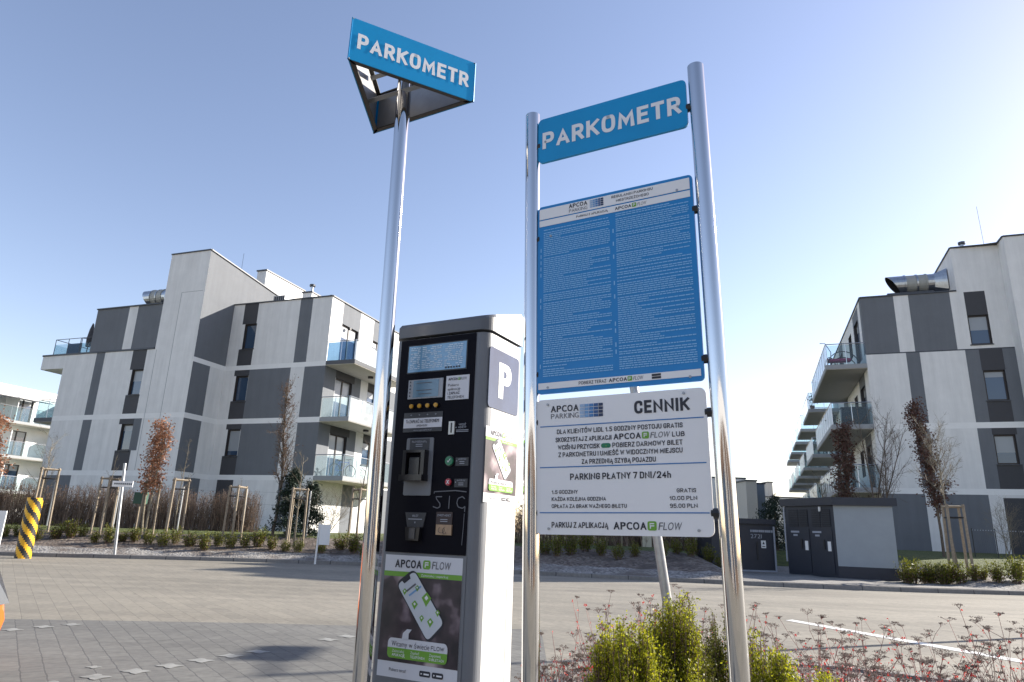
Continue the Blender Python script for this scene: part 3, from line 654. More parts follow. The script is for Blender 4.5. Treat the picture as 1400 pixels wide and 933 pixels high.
for r, b in ((LF[5], .45), (LF[8], .25)): window(bl, (0, -2.43, 0), X, NY, r[0], r[1], r[2], r[3], blind=b)
window(bl, (0, 0, 0), Yv, X, 1.18, 2.9, 9.9, 12.35, 2, .3, name='balcony_door', sill=False); window(bl, (0, 0, 0), Yv, X, 4.6, 6.0, 10.85, 12.3, 2, .4)
for z0, z1 in ((6.77, 9.6), (3.67, 6.48)):
    window(bl, (0, 0, 0), Yv, X, 1.1, 2.8, z0 + .04, z1 - .44, 2, .55, name='balcony_door', sill=False); window(bl, (0, 0, 0), Yv, X, 4.5, 5.5, z0 + 1.0, z1 - .44, 1, .3)
balcony(bl, 0.003, 1.84, 0.0, 6.2, 9.61, 9.86, 'Rfo', (GLB, GLF, GLF), edge=SLBD)
balcony(bl, 0.003, 1.80, 0.0, 6.2, 6.50, 6.75, 'Rfo', (GLC, GLF, GLF))
balcony(bl, 0.003, 1.80, 0.0, 6.2, 3.41, 3.66, 'Rfo', (GLC, GLC, GLF))
balcony(bl, -18.45, -16.63, -2.2, 3.4, 6.48, 6.75, 'Lfo', (GLC, GLC, GLF), edge=SLBD)
for v, z in ((1.79, 12.15),):
    m = MB(); m.box(0.0, 0.16, v - .04, v + .12, z, z + .12, BLACKM); m.build('wall_lamp', bl)
for z in (9.59, 6.48):
    m = MB(); m.tube([(1.0, 3.1, z - .09), (1.0, 3.1, z + .03)], 0.16, BLACKM, 12); m.build('ceiling_lamp', bl, smooth=True)
# terrace rail
m = MB(); g = MB()
for a, b in (((-18.3, -2.0), (-15.0, -2.0)), ((-18.3, -2.0), (-18.3, 3)), ((-16.2, -2), (-15.0, -0.5))):
    for i in range(4):
        p = np.array(a) + (np.array(b) - np.array(a)) * i / 3; m.tube([(p[0], p[1], 10.45), (p[0], p[1], 11.62)], 0.02, COP, 5)
    m.tube([(*a, 11.62), (*b, 11.62)], 0.022, COP, 5); g.quad((*a, 10.5), (*b, 10.5), (*b, 11.3), (*a, 11.3), GLC)
o = m.build('terrace_railing', bl); g.build('glass_panel', o)
m = MB(); m.box(-17.4, -16.3, -1.85, -1.8, 10.46, 11.35, mat('wind screen cloth', (.03, .07, .14), .8)); m.build('wind_screen', bl)
duct(bl, (-12.1, -9.76, -1.55, 13.86), 0.52)
def roofbox(parent, x0, x1, y0, y1, z0, z1, name='chimney', pipes=()):
    m = MB(); m.box(x0, x1, y0, y1, z0, z1, PLW); m.box(x0 - .06, x1 + .06, y0 - .06, y1 + .06, z1, z1 + .09, COP)
    o = m.build(name, parent)
    for px, py in pipes:
        q = MB(); q.tube([(px, py, z1 + .05), (px, py, z1 + .6)], .1, ZINC, 10); q.tube([(px, py, z1 + .55), (px, py, z1 + .68)], [.2, .2], COP, 10); q.build('vent_pipe', o)
def ztop(e, px, py, u, v):
    c, sn = math.cos(YA), math.sin(YA); return float(at(px, py, e.location[1] + sn * u + c * v)[2])
roofbox(bl, -9.25, -8.5, 4.2, 8.4, 13.5, ztop(bl, 358, 370, -8.5, 4.2))
roofbox(bl, -6.75, -6.0, 6.0, 9.5, 13.5, ztop(bl, 413, 399.5, -6, 6), pipes=((-6.25, 6.3), (-6.2, 8.6)))
zt = ztop(bl, 390, 404.5, -4.9, 1.5)
m = MB(); m.box(-5.35, -4.5, 1.5, 2.3, 13.6, zt, ZINC)
for i in range(5): m.box(-5.27 + i * .16, -5.17 + i * .16, 1.48, 1.5, zt - .3, zt - .06, COP)
m.build('air_conditioner', bl)
m = MB(); m.tube([(-7.2, 0.5, 15.9), (-7.2, 0.5, 17.2)], .012, COP, 4); m.build('lightning_rod', bl)

# ---- right apartment building : origin at its left front corner
br = empty('apartment_building', (17.99, 33.0, 0), YA, 'grey and white striped apartment block on the right with long balconies down its left side', 'apartment building', 'apartment blocks around the car park')
W = MB()
RF = [(0, 6.37, ZB, 13.44, PLW), (4.35, 6.37, 13.44, 15.75, PLW),
      (0, 1.53, 10.47, 13.44, PLG), (2.2, 4.02, 10.47, 13.44, PLG), (4.63, 5.52, 12.16, 13.38, PLD), (4.63, 5.52, 10.67, 12.16, 'hole'),
      (1.78, 2.38, 6.88, 10.43, PLG), (4.32, 6.37, 6.88, 10.43, PLG), (4.89, 5.85, 9.37, 10.43, PLD), (4.88, 5.85, 6.88, 7.9, PLD), (4.92, 5.82, 7.9, 9.37, 'hole'),
      (1.78, 2.35, 3.8, 6.6, PLG), (4.32, 6.37, 3.8, 6.6, PLG), (4.89, 5.88, 6.29, 6.6, PLD), (4.87, 5.88, 3.8, 4.92, PLD), (4.92, 5.8, 4.92, 6.29, 'hole'),
      (0, 1.82, ZB, 3.53, PLG), (2.45, 4.36, ZB, 3.53, PLG), (4.92, 6.37, ZB, 3.4, PLD),
      (0, 6.37, 10.41, 10.47, COP), (0, 6.37, 6.6, 6.88, PLB), (0, 6.37, 3.53, 3.8, PLB)]
facade(W, (0, 0, 0), X, NY, RF, reveal=PLD)
facade(W, (0, -0.9, 0), X, NY, [(6.37, 9.0, ZB, 15.75, PLW)])
facade(W, (6.37, 0, 0), Yv, NX, [(-0.9, 0, ZB, 15.75, PLW)])
facade(W, (9.0, 0, 0), Yv, X, [(-0.9, 14, ZB, 15.75, PLW), (2, 5, ZB, 13, PLG)])
rsl = lambda v: 15.75 - 0.05 * v
W.quad((4.35, 0, 13.4), (4.35, 12, 13.4), (4.35, 12, rsl(12)), (4.35, 0, 15.75), PLW)
W.quad((4.35, 0, 15.74), (9, -.9, 15.74), (9, 12, 15.1), (4.35, 12, 15.1), COP)
SL = [(0, 50, ZB, 10.44, PLW), (0, 16, 10.44, 13.44, PLW), (0, .5, 10.47, 13.44, PLG)]
for v0 in range(1, 49, 7):
    for z0 in (10.47, 6.88, 3.8):
        if z0 > 10 and v0 > 12: continue
        SL += [(v0 + 0.2, v0 + 2.2, z0, z0 + 2.9, PLG), (v0 + .5, v0 + 2.0, z0 + .05, z0 + 2.3, 'hole'), (v0 + 3.2, v0 + 4.4, z0 + .9, z0 + 2.3, 'hole')]
SL += [(0, 50, 6.6, 6.88, PLB), (0, 50, 3.53, 3.8, PLB)]
facade(W, (0, 0, 0), Yv, NX, SL, reveal=PLD)
W.quad((0, 0, 13.43), (4.4, 0, 13.43), (4.4, 16, 13.43), (0, 16, 13.43), COP); W.quad((0, 16, 10.4), (9, 16, 10.4), (9, 16, 13.43), (0, 16, 13.43), PLW)
W.quad((0, 16, 10.43), (9, 16, 10.43), (9, 50, 10.43), (0, 50, 10.43), COP); W.quad((0, 50, ZB), (9, 50, ZB), (9, 50, 10.43), (0, 50, 10.43), PLW)
W.quad((9, 14, ZB), (9, 50, ZB), (9, 50, 10.43), (9, 14, 10.43), PLW)
W.build('wall', br)
C = MB(); coping(C, [(0, 16, 13.44), (0, 0, 13.442), (4.33, 0, 13.444)]); coping(C, [(4.35, 12, rsl(12)), (4.35, 0, 15.752), (6.36, 0, 15.754), (6.36, -.9, 15.756), (9.0, -.9, 15.758)]); coping(C, [(0, 50, 10.44), (0, 16.1, 10.44)])
C.box(1.3, 3.4, .05, .3, 13.5, 13.62, COP)
C.build('roof_edge', br)
for i, b in ((5, .5), (10, .22), (15, .6)):
    r = RF[i]; window(br, (0, 0, 0), X, NY, r[0], r[1], r[2], r[3], blind=b)
for r in SL:
    if r[4] == 'hole': window(br, (0, 0, 0), Yv, NX, r[0], r[1], r[2], r[3], 2 if r[3] - r[2] > 2 else 1, .2, name='balcony_door' if r[3] - r[2] > 2 else 'window', sill=False)
DKS = mat('soffit grey', (0.42, 0.39, 0.35), 0.9, noise=0.06)
for v0, v1 in ((0, 9.4), (12.8, 18.7), (22, 27), (30, 35), (38, 43), (45.5, 50)):
    for zb in (9.72, 6.64, 3.56):
        balcony(br, -1.9, -0.003, v0, v1, zb, zb + 0.25, 'Lfok', (GLC, GLF, GLC), soffit=DKS, edge=SLB)
duct(br, (1.55, 4.3, 1.5, 14.5), 0.5, 0.62)
m = MB(); m.tube([(5.0, .4, 15.7), (5.0, .4, 16.1)], .09, ZINC, 10); m.tube([(5.0, .4, 16.08), (5.0, .4, 16.2)], .17, COP, 10); m.build('vent_pipe', br)
m = MB(); m.tube([(5.9, .2, 15.7), (5.85, .2, 18)], .012, COP, 4); m.build('lightning_rod', br)

# ---- far left building, sunlit side with rows of balconies
bf = empty('apartment_building', (-10.16, 36.0, 0), YA, 'low white apartment block at the far left with sunlit rows of glass balconies', 'apartment building', 'apartment blocks around the car park')
W = MB(); U = -35.0
FS = [(-14, 30, 0.3, 11.35, PLB)]; wins = []
for z0 in (8.4, 5.75, 3.05, 0.8):
    for v0 in range(-13, 29, 4):
        FS.append((v0 + .6, v0 + 2.2, z0 + .05, z0 + 2.05, 'hole')); wins.append((v0 + .6, v0 + 2.2, z0 + .05, z0 + 2.05))
facade(W, (U, 0, 0), Yv, X, FS, reveal=PLB)
W.quad((U, -14, .3), (U - 12, -14, .3), (U - 12, -14, 11.35), (U, -14, 11.35), PLB); W.quad((U, -14, 11.34), (U, 30, 11.34), (U - 12, 30, 11.34), (U - 12, -14, 11.34), COP)
W.quad((U, 30, .3), (U - 12, 30, .3), (U - 12, 30, 11.35), (U, 30, 11.35), PLB); W.quad((U - 12, -14, .3), (U - 12, 30, .3), (U - 12, 30, 11.35), (U - 12, -14, 11.35), PLB)
W.build('wall', bf)
for i, wn in enumerate(wins):
    if wn[0] > -6 and wn[0] < 22: window(bf, (U, 0, 0), Yv, X, *wn, 2, .25, name='balcony_door', sill=False)
for zb in (8.15, 5.45, 2.75):
    balcony(bf, U + .003, U + 1.7, -14, 30, zb, zb + .22, 'Rfo', (GLC, GLC, GLC))
for zb in (8.4, 5.7, 3.0):
    for v0 in (-6.2, -1.6, 3.2, 6.9, 11):
        m = MB(); m.box(U + .01, U + 1.5, v0, v0 + .06, zb, zb + 1.9, PLB); m.build('privacy_screen', bf)
m = MB(); m.prism([(U + .05, 3.2, 10.35), (U + .05, 9.4, 10.35), (U + 1.9, 9.4, 10.1), (U + 1.9, 3.2, 10.1)], (0, 0, .07), SLBD); m.build('awning', bf)
m = MB(); m.tube([(U - 2, 6.6, 11.3), (U - 2, 6.6, 12.1)], .02, COP, 4); m.tube([(U - 2.4, 6.6, 12.0), (U - 1.6, 6.6, 12.0)], .02, COP, 4); m.build('aerial', bf)

# ---- far buildings in the gap
def far_block(xa, xb, yt, Y, dep, mt, label, wins=0):
    a = at(xa, yt, Y); b = at(xb, yt, Y)
    r = empty('distant_building', (a[0], Y, 0), 0, label, 'building', 'distant buildings in the gap')
    m = MB(); m.box(0, b[0] - a[0], 0, dep, 0, a[2], mt); m.box(-.1, b[0] - a[0] + .1, -.1, dep + .1, a[2], a[2] + .15, COP); m.build('wall', r)
    nx = max(1, int((b[0] - a[0]) / 2.6))
    if wins:
        for i in range(nx):
            for z in np.arange(2.0, a[2] - 1.6, 3.0):
                q = MB(); x0 = (i + .5) * (b[0] - a[0]) / nx - .5; q.box(x0, x0 + 1.0, -.06, .05, z, z + 1.5, GLS); q.build('window', r)
    return r
far_block(960, 1019, 653, 80, 14, PLW, 'pale distant block with small windows just right of the tall sign post', 1)
far_block(1019.5, 1034, 658, 72, 9, SOFF, 'narrow beige distant block between the tall sign post and dark cabinet gap', 0)
far_block(1034.5, 1045, 662, 76, 9, mat('distant blue grey', (0.2, 0.23, 0.27), .9), 'narrow blue grey distant block above the dark cabinet', 0)
far_block(1045, 1110, 680, 88, 10, mat('distant pale grey', (0.4, 0.42, 0.44), .9), 'low pale grey distant building left of the balcony column', 0)
far_block(1049.5, 1056, 660, 95, 4, SOFF, 'slim distant tower rising over the low pale building', 0)

# ------------------------------------------------------------------ vegetation builders
def twig_tree(m, base, h, spread, mt, r0=0.03, seed=0, trunk=0.35, n1=14, up=0.75, n2=7, tips=None, lean=(0, 0), multi=1, nsub=5):
    rg = np.random.default_rng(seed); base = np.array(base, float)
    for k in range(multi):
        b0 = base + (np.append(rg.normal(size=2) * 0.08, 0) if multi > 1 else 0)
        top = b0 + np.array([lean[0] + (rg.normal() * spread * .5 if multi > 1 else 0), lean[1], h * (rg.uniform(.85, 1) if multi > 1 else 1)])
        cv = rg.normal(size=2) * h * .012; K = 7
        main = [b0 + (top - b0) * t + np.append(cv * math.sin(t * 5), 0) for t in np.linspace(0, 1, K)]
        m.tube(main, [r0 * (1 - .85 * t) for t in np.linspace(0, 1, K)], mt, 6)
        for i in range(n1):
            t = trunk + (0.97 - trunk) * (i + rg.uniform()) / n1; j = int(t * (K - 1)); f = t * (K - 1) - j
            p = main[j] * (1 - f) + main[min(j + 1, K - 1)] * f
            az = rg.uniform(0, 2 * math.pi); L = spread * (1.15 - .55 * t) * rg.uniform(.7, 1.25); el = up * rg.uniform(.7, 1.2)
            d = np.array([math.cos(az) * math.cos(el), math.sin(az) * math.cos(el), math.sin(el)])
            pts = [p]
            for s in range(4):
                d = d + np.array([0, 0, .1]) + rg.normal(size=3) * .12; d /= np.linalg.norm(d); pts.append(pts[-1] + d * L / 4)
            r = r0 * .38 * (1 - .5 * t); m.tube(pts, [r, r * .8, r * .6, r * .45, r * .25], mt, 4, cap=False)
            for s in range(n2):
                q = rg.uniform(.2, 1.0) * 4; j2 = min(3, int(q)); pp = pts[j2] + (pts[j2 + 1] - pts[j2]) * (q - j2)
                d2 = d + rg.normal(size=3) * .6; d2 /= np.linalg.norm(d2); l2 = L * rg.uniform(.25, .5); mid = pp + d2 * l2 * .5 + rg.normal(size=3) * .02 * L
                e = mid + (d2 + np.array([0, 0, .25])) * l2 * .5; m.tube([pp, mid, e], [r * .4, r * .32, r * .18], mt, 3, cap=False)
                for u in range(nsub - 3):
                    d3 = d2 + rg.normal(size=3) * .7; d3 /= np.linalg.norm(d3); m.tube([mid, mid + d3 * l2 * .45], [r * .25, r * .14], mt, 3, cap=False)
                if tips is not None: tips.extend([mid, e, pp])
def leaves(m, pts, n, sc, spread, mt, seed=0, aspect=.55, upb=0.0):
    rg = np.random.default_rng(seed); pts = np.array(pts); k = rg.integers(0, len(pts), n)
    P = pts[k] + rg.normal(size=(n, 3)) * spread
    A = rg.normal(size=(n, 3)); A[:, 2] += upb; A /= np.linalg.norm(A, axis=1)[:, None]
    B = np.cross(A, rg.normal(size=(n, 3))); B /= np.linalg.norm(B, axis=1)[:, None]
    S = sc * rg.uniform(.6, 1.25, n)[:, None]
    vs = np.stack([P, P + A * S * .5 + B * S * aspect * .5, P + A * S, P + A * S * .5 - B * S * aspect * .5], 1).reshape(-1, 3)
    m.add(vs, [(4 * i, 4 * i + 1, 4 * i + 2, 4 * i + 3) for i in range(n)], mt)

def stakes(parent, base, h=1.9, s=.32, n=3, rz=0.3):
    tops = []
    for i in range(n):
        a = rz + 2 * math.pi * i / n; x, y = s * math.cos(a), s * math.sin(a)
        m = MB(); m.tube([(x * 1.12, y * 1.12, -.15), (x, y, h)], .04, STAKE, 7); m.build('stake', parent, smooth=True); tops.append((x, y, h - .06))
    m = MB()
    for i in range(n):
        a, b = np.array(tops[i]), np.array(tops[(i + 1) % n]); d = (b - a) * .1
        m.tube([a - d, b + d], .032, STAKE, 5); m.tube([a - np.array([0, 0, .32]), b - np.array([0, 0, .32])], .02, BLACKM, 4)
    m.build('cross_bar', parent)

# ------------------------------------------------------------------ planting behind the far kerb
def T(x, y): return terr(x, y)
# small shrubs: four meshes, copied
def small_shrub_mesh(seed, brown):
    rg = np.random.default_rng(seed); m = MB(); pts = []
    for k in range(26):
        a = rg.uniform(0, 6.28); r = .2 * math.sqrt(rg.uniform()); h = rg.uniform(.3, .62) * (1 - r)
        b = np.array([r * .5 * math.cos(a), r * .5 * math.sin(a), 0]); t = np.array([r * math.cos(a) * 1.2, r * math.sin(a) * 1.2, h])
        m.tube([b, (b + t) / 2, t], [.006, .005, .003], TWIG, 3, cap=False)
        for q in np.linspace(.25, 1, 8): pts.append(b + (t - b) * q)
    leaves(m, pts, 900, .05, .035, SHRB, seed, .55, .6)
    if brown: leaves(m, [p for p in pts if p[2] < .3], 260, .05, .045, SHRR, seed + 1, .5)
    return m
SH = []
for i in range(5):
    m = small_shrub_mesh(50 + i, i >= 3); me = m.build('evergreen_shrub'); SH.append(me)
used = [False] * 5
def put_shrub(x, y, sc, label, group, k):
    src = SH[k]
    o = src if not used[k] else src.copy()
    if used[k]: COL.objects.link(o)
    used[k] = True
    o.location = (x, y, T(x, y) - .02); o.scale = (sc, sc, sc * random.uniform(.9, 1.2)); o.rotation_euler = (0, 0, random.uniform(0, 6.28))
    tag(o, label, 'shrub', group)
xs = [3, 22, 48, 72, 95, 110, 128, 146, 165, 183, 202, 222, 239, 260, 280, 298, 315, 335, 352, 373, 391, 408, 440, 466, 484]
for i, px in enumerate(xs):
    y = 23.9 + random.uniform(-.5, .6) if px < 330 else 24.3 + random.uniform(-.5, .5)
    p = at(px, 745, y)
    put_shrub(p[0], y, random.uniform(.75, 1.15), 'small yellow green shrub in the sunny mulch row behind the left kerb', 'low shrubs in the left bed', i % 5)
for i, px in enumerate((500, 745, 762, 780, 800, 822, 845, 868, 905, 925, 945, 968, 985)):
    y = 23.3 + random.uniform(-.6, 1.0); p = at(px, 745, y)
    put_shrub(p[0], y, random.uniform(.9, 1.3), 'small dark shrub in the shaded bed seen beneath the price sign', 'low shrubs in the shaded bed', i % 3)
for i, (px, y, sc) in enumerate(((1237, 20.9, 1.5), (1248, 21.1, 1.6), (1262, 21.0, 1.3), (1273, 20.8, 1.4), (1288, 20.6, 1.2), (1297, 20.6, 1.5), (1311, 20.5, 1.5), (1330, 20.6, 1.1), (1342, 20.7, 1.0), (1362, 20.4, 1.25), (1387, 20.5, 1.6), (1398, 20.8, 1.2))):
    p = at(px, 780, y); put_shrub(p[0], y, sc * .78, 'yellow tipped shrub beside the gravel strip right of the pale kiosk', 'low shrubs right of the kiosk', 3 + i % 2 if i < 8 else i % 5)

def hedge(name, x0, x1, y0, y1, h, n, label, mt=(HEDG, HEDG2), seed=1, cat='hedge'):
    rg = np.random.default_rng(seed); m = MB()
    o = empty(name, (x0, y0, 0), 0, label, cat)
    for i in range(n):
        t = rg.uniform(); x = x0 + (x1 - x0) * t; y = y0 + (y1 - y0) * t + rg.normal() * .28; z = T(x, y) - .05
        H = h * rg.uniform(.55, 1.05) * (1 + .08 * math.sin(x * 2.1)); dx, dy = rg.normal() * .14, rg.normal() * .12
        w_ = rg.uniform(.006, .014); p0 = np.array([x - x0, y - y0, z]); p1 = p0 + np.array([dx * .5 + rg.normal() * .04, dy * .5, H * .5]); p2 = p0 + np.array([dx + rg.normal() * .08, dy, H])
        m.tube([p0, p1, p2], [w_, w_ * .7, w_ * .3], mt[0] if rg.uniform() < .7 else mt[1], 3, cap=False)
        for q in range(3):
            s = p1 + (p2 - p1) * rg.uniform(-.6, .9); e = s + np.array([rg.normal() * .16, rg.normal() * .16, rg.uniform(.1, .3)]); m.tube([s, e], [w_ * .5, w_ * .2], mt[rg.integers(0, 2)], 3, cap=False)
    pts = [(rg.uniform(0, x1 - x0), 0, 0) for _ in range(10)]
    N = n * 2; tt = rg.uniform(size=N); P = np.stack([(x1 - x0) * tt, (y1 - y0) * tt + rg.normal(size=N) * .25, 0 * tt], 1)
    for i in range(N): P[i, 2] = T(x0 + P[i, 0], y0 + P[i, 1]) + rg.uniform(.05, .95) * h
    leaves(m, P, N, .06, .05, SHRR if mt[0] is HEDG else CONI, seed + 5, .6)
    m.build('twigs', o); return o
a = at(-40, 700, 28.5); b = at(352, 700, 29.5)
hedge('bare_hedge', a[0], b[0], a[1], b[1], 1.65, 2500, 'long brown leafless hedge in front of the left apartment block')
a = at(700, 730, 26.5); b = at(1000, 730, 26.8)
hedge('dark_hedge', a[0], b[0], a[1], b[1], 1.3, 1500, 'dark shaded hedge seen under the price sign behind the bed', seed=4)

def tree(kind, px, Y, ztop_px, label, cat='tree', group=None, seed=0, spread=.6, leafn=0, lm=None, lsc=.09, stk=True, r0=.035, n1=14, up=.75, lean=(0, 0), multi=1, trunk=.35, bark=BARKG, n2=7, stn=3, sth=1.9, lsp=.08, nsub=5):
    p = at(px, 740, Y); z = T(p[0], Y); top = at(px, ztop_px, Y)[2]
    o = empty(kind, (p[0], Y, z), 0, label, cat, group)
    m = MB(); tips = []; twig_tree(m, (0, 0, -.05), top - z, spread, bark, r0, seed, trunk, n1, up, n2, tips, lean, multi, nsub); m.build('trunk', o, smooth=False)
    if leafn:
        l = MB(); leaves(l, tips, leafn, lsc, lsp, lm, seed + 9, .6); l.build('crown', o)
    return o
STG = 'staked young trees behind the left kerb'
def staked(px, Y, h, label, rz=.3, n=3, s=.32):
    p = at(px, 740, Y); o = empty('tree_stakes', (p[0], Y, T(p[0], Y)), 0, label, 'tree stakes', STG); stakes(o, None, h, s, n, rz); return o
tree('bare_tree', 44, 25.0, 598, 'bare young tree with spreading twigs behind the striped bollard', seed=1, spread=1.0, n1=16, trunk=.4, r0=.035)
staked(46, 25.0, 2.25, 'timber stake frame standing behind the striped bollard', .4)
tree('russet_tree', -36, 25.0, 566, 'russet leaved tree cut by the left edge of the frame', seed=23, spread=.6, n1=18, up=1.0, leafn=1500, lm=RUST, lsc=.1, trunk=.4, r0=.045, lsp=.1)
tree('bare_tree', 137, 25.4, 622, 'thin bare sapling between the bollard and the street name sign', seed=2, spread=.45, n1=9, r0=.025)
staked(135, 25.2, 2.0, 'timber stake frame left of the street name sign', 1.0)
tree('russet_tree', 194, 25.6, 575, 'young tree still holding russet leaves beside the street name sign', seed=3, spread=.55, n1=22, up=1.15, leafn=2600, lm=RUST, lsc=.1, trunk=.33, r0=.05, multi=2, lsp=.1)
staked(196, 25.6, 1.9, 'pale stakes around the russet leaved tree', .1, 2, .25)
tree('bare_tree', 236, 25.4, 598, 'thin bare sapling right of the russet leaved tree', seed=4, spread=.55, n1=12, r0=.03)
staked(232, 25.2, 2.1, 'timber stake frame just right of the russet leaved tree', .5)
tree('bare_tree', 318, 25.2, 655, 'short bare sapling inside the stake frame left of the slender tall tree', seed=5, spread=.35, n1=7, r0=.025)
staked(316, 25.0, 2.0, 'timber stake frame left of the slender tall tree', .9)
tree('columnar_tree', 371, 27.0, 530, 'slender tall tree with dense upright bare branches against the left block', seed=6, spread=1.0, n1=46, up=1.28, trunk=.28, r0=.06, n2=9, bark=BARK, leafn=1300, lm=SHRR, lsc=.06, lsp=.05)
tree('bare_tree', 402, 25.2, 620, 'bare sapling in front of the dark conifer', seed=7, spread=.7, n1=13, r0=.04)
staked(400, 25.2, 2.0, 'timber stake frame in front of the dark conifer', .2)
tree('bare_tree', 490, 24.8, 602, 'bare sapling on tall stakes just left of the steel pole', seed=8, spread=.55, n1=12, r0=.04, bark=BARK)
staked(487, 24.9, 2.1, 'dark stake frame just left of the steel pole', .7)
tree('bare_shrub', 446, 27.5, 668, 'round bare shrub before the sunlit wall of the left block', cat='shrub', seed=9, spread=.9, n1=16, multi=5, trunk=.1, r0=.018)
def conifer(px, Y, h, w_, label, seed):
    p = at(px, 740, Y); z = T(p[0], Y); o = empty('conifer', (p[0], Y, z), 0, label, 'tree'); rg = np.random.default_rng(seed)
    m = MB(); m.tube([(0, 0, -.1), (0, 0, h * .9)], [.09, .02], BARK, 7); m.build('trunk', o)
    m = MB(); pts = []
    for i in range(95):
        t = rg.uniform(.05, 1); a = rg.uniform(0, 6.28); L = w_ * (1 - t) ** .7 * rg.uniform(.7, 1.15) + .12
        for q in np.linspace(.15, 1, 9): pts.append((L * q * math.cos(a), L * q * math.sin(a), h * t - .35 * q * q * L))
    leaves(m, pts, 6500, .11, .07, CONI, seed, .35); m.build('crown', o); return o
conifer(392, 27.0, 2.5, .75, 'dark drooping conifer at the foot of the left block corner', 3)
conifer(418, 27.4, 2.0, .7, 'smaller dark conifer right of the drooping one', 5)
for i, (px, Y, h, wd) in enumerate(((1062, 29, 2.15, 1.6),)): conifer(px, Y, h, wd, 'dark evergreen filling the gap between the two utility cabins', 11 + i)
for i, px in enumerate((756, 790, 830, 850, 900, 945, 965)):
    tree('bare_tree', px, 25.8 + (i % 3) * .3, 690, 'thin pale trunk in the shaded bed seen beneath the price sign', group='saplings in the shaded bed', seed=30 + i, spread=.4, n1=6, r0=.04, n2=3, stk=False)
tree('russet_tree', 1166, 28.0, 590, 'dark columnar tree with clinging brown leaves behind the pale kiosk', seed=12, spread=1.0, n1=40, up=1.2, leafn=3200, lm=RUSD, lsc=.11, trunk=.15, r0=.07, bark=BARK)
tree('bare_tree', 1196, 27.5, 560, 'bare many stemmed tree rising behind the right end of the pale kiosk', seed=13, spread=1.5, n1=13, multi=4, trunk=.25, r0=.05, up=1.0, n2=8, bark=BARK)
tree('russet_tree', 1288, 25.5, 558, 'narrow brown leaved tree leaning left of the staked bare tree', seed=14, spread=.8, n1=42, up=1.22, leafn=3600, lm=RUSD, lsc=.1, trunk=.22, r0=.06, bark=BARK, lean=(-.35, 0))
tree('bare_tree', 1306, 21.2, 592, 'bare tree with a fan of pale twigs standing in stakes right of the kiosk', seed=15, spread=1.15, n1=26, up=.95, trunk=.52, r0=.04, n2=10, nsub=6, lean=(-.25, 0))
p = at(1316, 790, 21.0); o = empty('tree_stakes', (p[0], 21.0, T(p[0], 21.0)), 0, 'tall weathered stake bundle holding the fan shaped bare tree on the right', 'tree stakes'); stakes(o, None, 2.1, .3, 4, .5)
tree('bare_tree', 1378, 28, 690, 'bare bush against the dark ground floor at the right edge', cat='shrub', seed=16, spread=.9, n1=14, multi=4, trunk=.1, r0=.02)
tree('bare_tree', 1135, 40, 640, 'bare tree in front of the lower balconies of the right block', seed=17, spread=1.8, n1=14, multi=2, trunk=.2, r0=.06)

# wire fence posts
def fence(pxs, Y, ztop, label):
    ps = [at(px, 700, Y) for px in pxs]; o = empty('wire_fence', (ps[0][0], Y, 0), 0, label, 'fence')
    w_ = MB()
    for i, p in enumerate(ps):
        z = T(p[0], Y); m = MB(); m.tube([(p[0] - ps[0][0], 0, z - .1), (p[0] - ps[0][0], 0, ztop)], .035, STEEL, 6); m.build('post', o)
    for k in range(4):
        z0 = .95 + (ztop - 1.05) * k / 3
        w_.tube([(0, .03, z0), (ps[-1][0] - ps[0][0], .03, z0)], 0.0022, BLACKM, 3)
    w_.build('wires', o)
fence((-20, 68, 158, 246, 334, 422), 27.0, 2.45, 'grey post and wire fence behind the staked trees on the left')
o = empty('mesh_fence', tuple(at(1332, 750, 27)), 0, 'low dark netting fence with a dotted top edge at the right', 'fence')
m = MB()
for i in range(8): m.tube([(i * .9, 0, -.9), (i * .9, 0, .75)], .02, BLACKM, 5)
for z in (.68, -.55):
    m.tube([(0, 0, z), (6.5, 0, z)], .006, BLACKM, 3)
    for i in range(60): m.box(i * .105, i * .105 + .045, -.012, -.004, z - .012, z + .02, PALE)
for i in range(90): m.tube([(i * .07, .01, -.8), (i * .07, .01, .68)], .002, BLACKM, 3, cap=False)
m.build('netting', o)

# ------------------------------------------------------------------ far furniture
o = empty('bollard', (-13.72, 20.3, 0), 0, 'thick yellow and black spiral striped bollard at the left kerb end', 'bollard')
m = MB(); n = 28; H = 1.68; K = 60; rr = .205
for i in range(K):
    for k in range(n):
        z0, z1 = H * i / K, H * (i + 1) / K; a0, a1 = 2 * math.pi * k / n, 2 * math.pi * (k + 1) / n
        s = ((i / K * 4.6) + (k / n)) % 1.0 * 1
        s = (z0 / .36 + 4 * k / n) % 1.0
        m.quad((rr * math.cos(a0), rr * math.sin(a0), z0), (rr * math.cos(a1), rr * math.sin(a1), z0), (rr * math.cos(a1), rr * math.sin(a1), z1), (rr * math.cos(a0), rr * math.sin(a0), z1), YEL if s < .5 else BLK)
m.poly([(rr * math.cos(2 * math.pi * k / n), rr * math.sin(2 * math.pi * k / n), H) for k in range(n)], BLK)
m.build('post', o)
p = at(0, 740, 18.5)
o = empty('site_board', (p[0], 18.5, 0), 0.2, 'white leaning board post cut by the left edge of the frame', 'sign')
m = MB(); m.box(-.5, .0, 0, .04, .55, 1.28, WPT); m.build('board', o); m = MB(); m.box(-.08, -.02, .042, .09, 0, 1.2, WPT); m.build('post', o)

